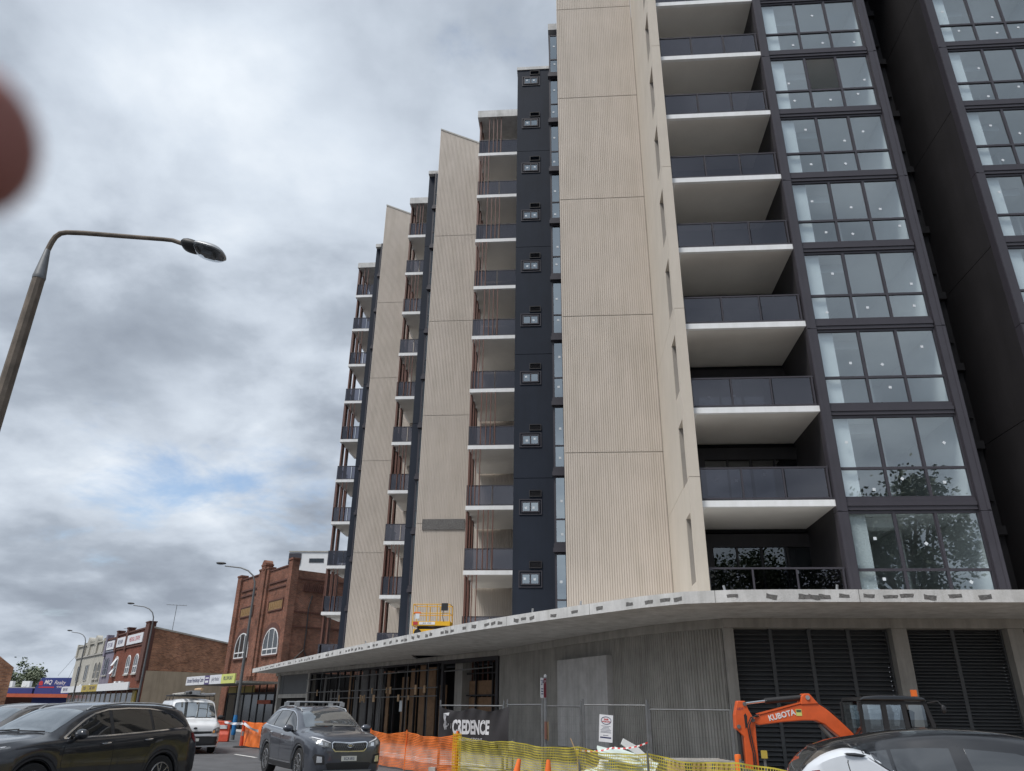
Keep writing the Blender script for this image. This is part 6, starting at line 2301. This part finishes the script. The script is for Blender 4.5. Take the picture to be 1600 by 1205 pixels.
seat.prism([(8.36, 1.2), (8.46, 1.2), (8.56, 1.72), (8.48, 1.76)], 'y', -.22, .22)
exb(seat, 'seat', 'rubber')
exb(MB().tube([(8.72, -.5, 1.9), (8.86, -.66, 1.93), (8.9, -.7, 1.85)], .012, 6), 'mirror_arm', 'plastic')
exb(superell(12, 5, .05, .03, .085).xf(Matrix.Translation((8.92, -.72, 1.78))), 'mirror', 'plastic', smooth=True)
exb(MB().tube([(7.34, -.5, 1.9), (7.22, -.6, 1.9), (7.2, -.62, 1.72)], .012, 6), 'mirror_arm', 'plastic')
bd_ = MB()
bd_.prism([(-.72, -.55), (.9, -.62), (1.15, -.3), (1.15, .3), (.9, .62), (-.72, .55)], 'z', .62, .949)
bd_.v = [(p[0] + 8.05, p[1], p[2]) for p in bd_.v]
bevel(exb(bd_, 'body', 'kubota'), .03)
exb(MB().prism([(7.0, .55), (7.5, .55), (7.5, 1.12), (7.15, 1.12)], 'y', -.13, .13), 'swing_bracket', 'kubota')
for y in (-.62, .38):
    tr = MB()
    pts = []
    for k in range(29):
        a = 2 * math.pi * k / 28
        ca = math.cos(a)
        pts.append((8.0 + .55 * math.copysign(1, ca) * (abs(ca) > .02) + .22 * ca, .27 + .22 * math.sin(a)))
    tr.prism(pts[:-1], 'y', y, y + .26)
    tk = exb(tr, 'track', 'rubber')
    for x in (7.45, 7.8, 8.2, 8.55):
        exb(MB().lathe([(.12, y - .012), (.12, y - .002), (.03, y - .02)], 14, 'y', (x, 0, .25)), 'track_roller', 'steel_d', tk)
exb(MB().box(7.6, 8.4, -.35, .35, .3, .61), 'undercarriage', 'steel_d')
exb(MB().prism([(6.8, .10), (6.9, .08), (6.92, .36), (6.84, .40)], 'y', -.6, .6), 'dozer_blade', 'kubota')

# ------------------------------------------------------------------ scissor lift on the canopy
lift = thing('scissor_lift', 'yellow scissor lift parked on the concrete canopy in front of the ribbed wall', 'scissor lift', Lw(-5.95, 33.2, 4.5), -YAW)
MB().box(-.75, .75, -.38, .38, .12, .30).build('chassis', M['yellow'], lift)
for x in (-.55, .55):
    for y in (-.40, .40):
        MB().lathe([(.15, y - .05), (.15, y + .05)], 16, 'y', (x, 0, .15)).build('wheel', M['rubber'], lift)
sc_ = MB()
for k in range(2):
    for y in (-.28, .28):
        for sg in (1, -1):
            sc_.tube([(-.6 * sg, y + .02 * sg, .30 + k * .06), (.6 * sg, y + .02 * sg, .34 + k * .06)], .025, 6)
sc_.build('scissor_arm', M['plastic'], lift)
pf = MB().box(-.80, .80, -.40, .40, .46, .50)
pf.box(-.80, .80, -.42, -.40, .44, .62)
pf.box(-.80, .80, .40, .42, .44, .62)
pf.box(-.82, -.80, -.42, .42, .44, .62)
pf.box(.80, .82, -.42, .42, .44, .62)
pf.build('platform', M['yellow'], lift)
for z in (1.32, .95):
    MB().tube([(-.79, -.4, z), (.79, -.4, z), (.79, .4, z), (-.79, .4, z), (-.79, -.4, z)], .019, 8).build('guard_rail', M['yellow'], lift)
for x in (-.79, -.2, .25, .79):
    for y in (-.4, .4):
        MB().tube([(x, y, .5), (x, y, 1.32)], .019, 8).build('rail_post', M['yellow'], lift)
MB().box(.44, .70, -.47, -.36, 1.06, 1.36).build('control_box', M['plastic'], lift)
MB().tube([(.52, -.42, 1.06), (.5, -.42, .8), (.56, -.42, .6)], .015, 6).build('cable', M['plastic'], lift)
MB().box(-.5, .18, -.432, -.421, .48, .59).build('name_plate', M['signw'], lift)
text('JLG  1930', .09, M['ink'], lift, (-.16, -.434, .535), (R(90), 0, 0), ext=.001)
MB().box(-.76, -.56, -.432, -.421, .47, .60).build('warning_sticker', M['inkr'], lift)
MB().box(-.68, -.5, -.44, -.425, .72, .93).build('paper_tag', M['sticker'], lift)
MB().box(-.74, -.45, -.445, -.425, .94, 1.0).build('warning_sticker', M['orange'], lift)

# ------------------------------------------------------------------ the photographer's hand at the edge of the lens
def skin_chain(verts, edges, radii, mat, name, parent, sub=2):
    me = bpy.data.meshes.new(name)
    me.from_pydata([tuple(v) for v in verts], edges, [])
    o = bpy.data.objects.new(name, me)
    col.objects.link(o)
    sk_ = o.modifiers.new('skin', 'SKIN')
    for i, d in enumerate(me.skin_vertices[0].data):
        d.radius = (radii[i], radii[i])
        d.use_root = i == 0
    sk_.use_smooth_shade = True
    ss_ = o.modifiers.new('sub', 'SUBSURF')
    ss_.levels = ss_.render_levels = sub
    dg = bpy.context.evaluated_depsgraph_get()
    m2 = bpy.data.meshes.new_from_object(o.evaluated_get(dg))
    bpy.data.objects.remove(o)
    m2.materials.clear()
    m2.materials.append(mat)
    m2.polygons.foreach_set('use_smooth', [True] * len(m2.polygons))
    return inst(name, m2, parent)


M['skin'] = pm('skin', (.34, .115, .085), .5, var=.1, scale=60)  # skin colour darkened to stand in for shade on the fingertip
M['nail'] = pm('finger_nail', (.36, .20, .17), .3, var=.05)
M['sleeve'] = pm('dark_sleeve', (.03, .034, .045), .9, var=.2, scale=30)


def C3(r, u, f):  # metres right of, above and in front of the lens
    return Vector((0, 0, H_EYE)) + _r * r + _u * u + _f * f


hv, he, hr = [], [], []


def addv(p, rad, par=None):
    hv.append(p - C3(-.17, -.02, .04))
    hr.append(rad)
    if par is not None:
        he.append((par, len(hv) - 1))
    return len(hv) - 1


wr0 = addv(C3(-.205, -.075, .02), .026)
pm0 = addv(C3(-.175, -.035, .035), .027, wr0)
pm1 = addv(C3(-.150, -.005, .045), .026, pm0)
fa = addv(C3(-.245, -.15, -.01), .030, wr0)
fb = addv(C3(-.275, -.25, -.05), .036, fa)
ix = addv(C3(-.128, .018, .055), .0105, pm1)          # index finger, reaching in front of the lens
ix = addv(C3(-.098, .027, .070), .0092, ix)
ix = addv(C3(-.074, .0275, .077), .0098, ix)
ix = addv(C3(-.0575, .0258, .0785), .0096, ix)
ix = addv(C3(-.0515, .0252, .0785), .0070, ix)
for (a, b, c, ra) in (((-.140, .030, .045), (-.118, .052, .058), (-.108, .050, .040), .0095), ((-.155, .040, .035), (-.140, .064, .045), (-.130, .062, .028), .009), ((-.170, .040, .025), (-.162, .062, .030), (-.152, .060, .016), .008)):
    k = addv(C3(*a), ra, pm1)
    k = addv(C3(*b), ra * .92, k)
    k = addv(C3(*c), ra * .8, k)
k = addv(C3(-.150, -.045, .05), .012, pm0)
k = addv(C3(-.125, -.040, .055), .0105, k)
k = addv(C3(-.105, -.025, .052), .0088, k)
hand = thing('person', "person's hand at the upper left edge with one fingertip close in front of the lens", 'person', C3(-.17, -.02, .04))
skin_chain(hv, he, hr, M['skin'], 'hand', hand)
slv = [C3(-.252, -.175, -.02) - C3(-.17, -.02, .04), C3(-.275, -.25, -.05) - C3(-.17, -.02, .04), C3(-.30, -.36, -.10) - C3(-.17, -.02, .04)]
MB().tube(slv, [.044, .05, .058], 18).build('sleeve', M['sleeve'], hand, smooth=True)
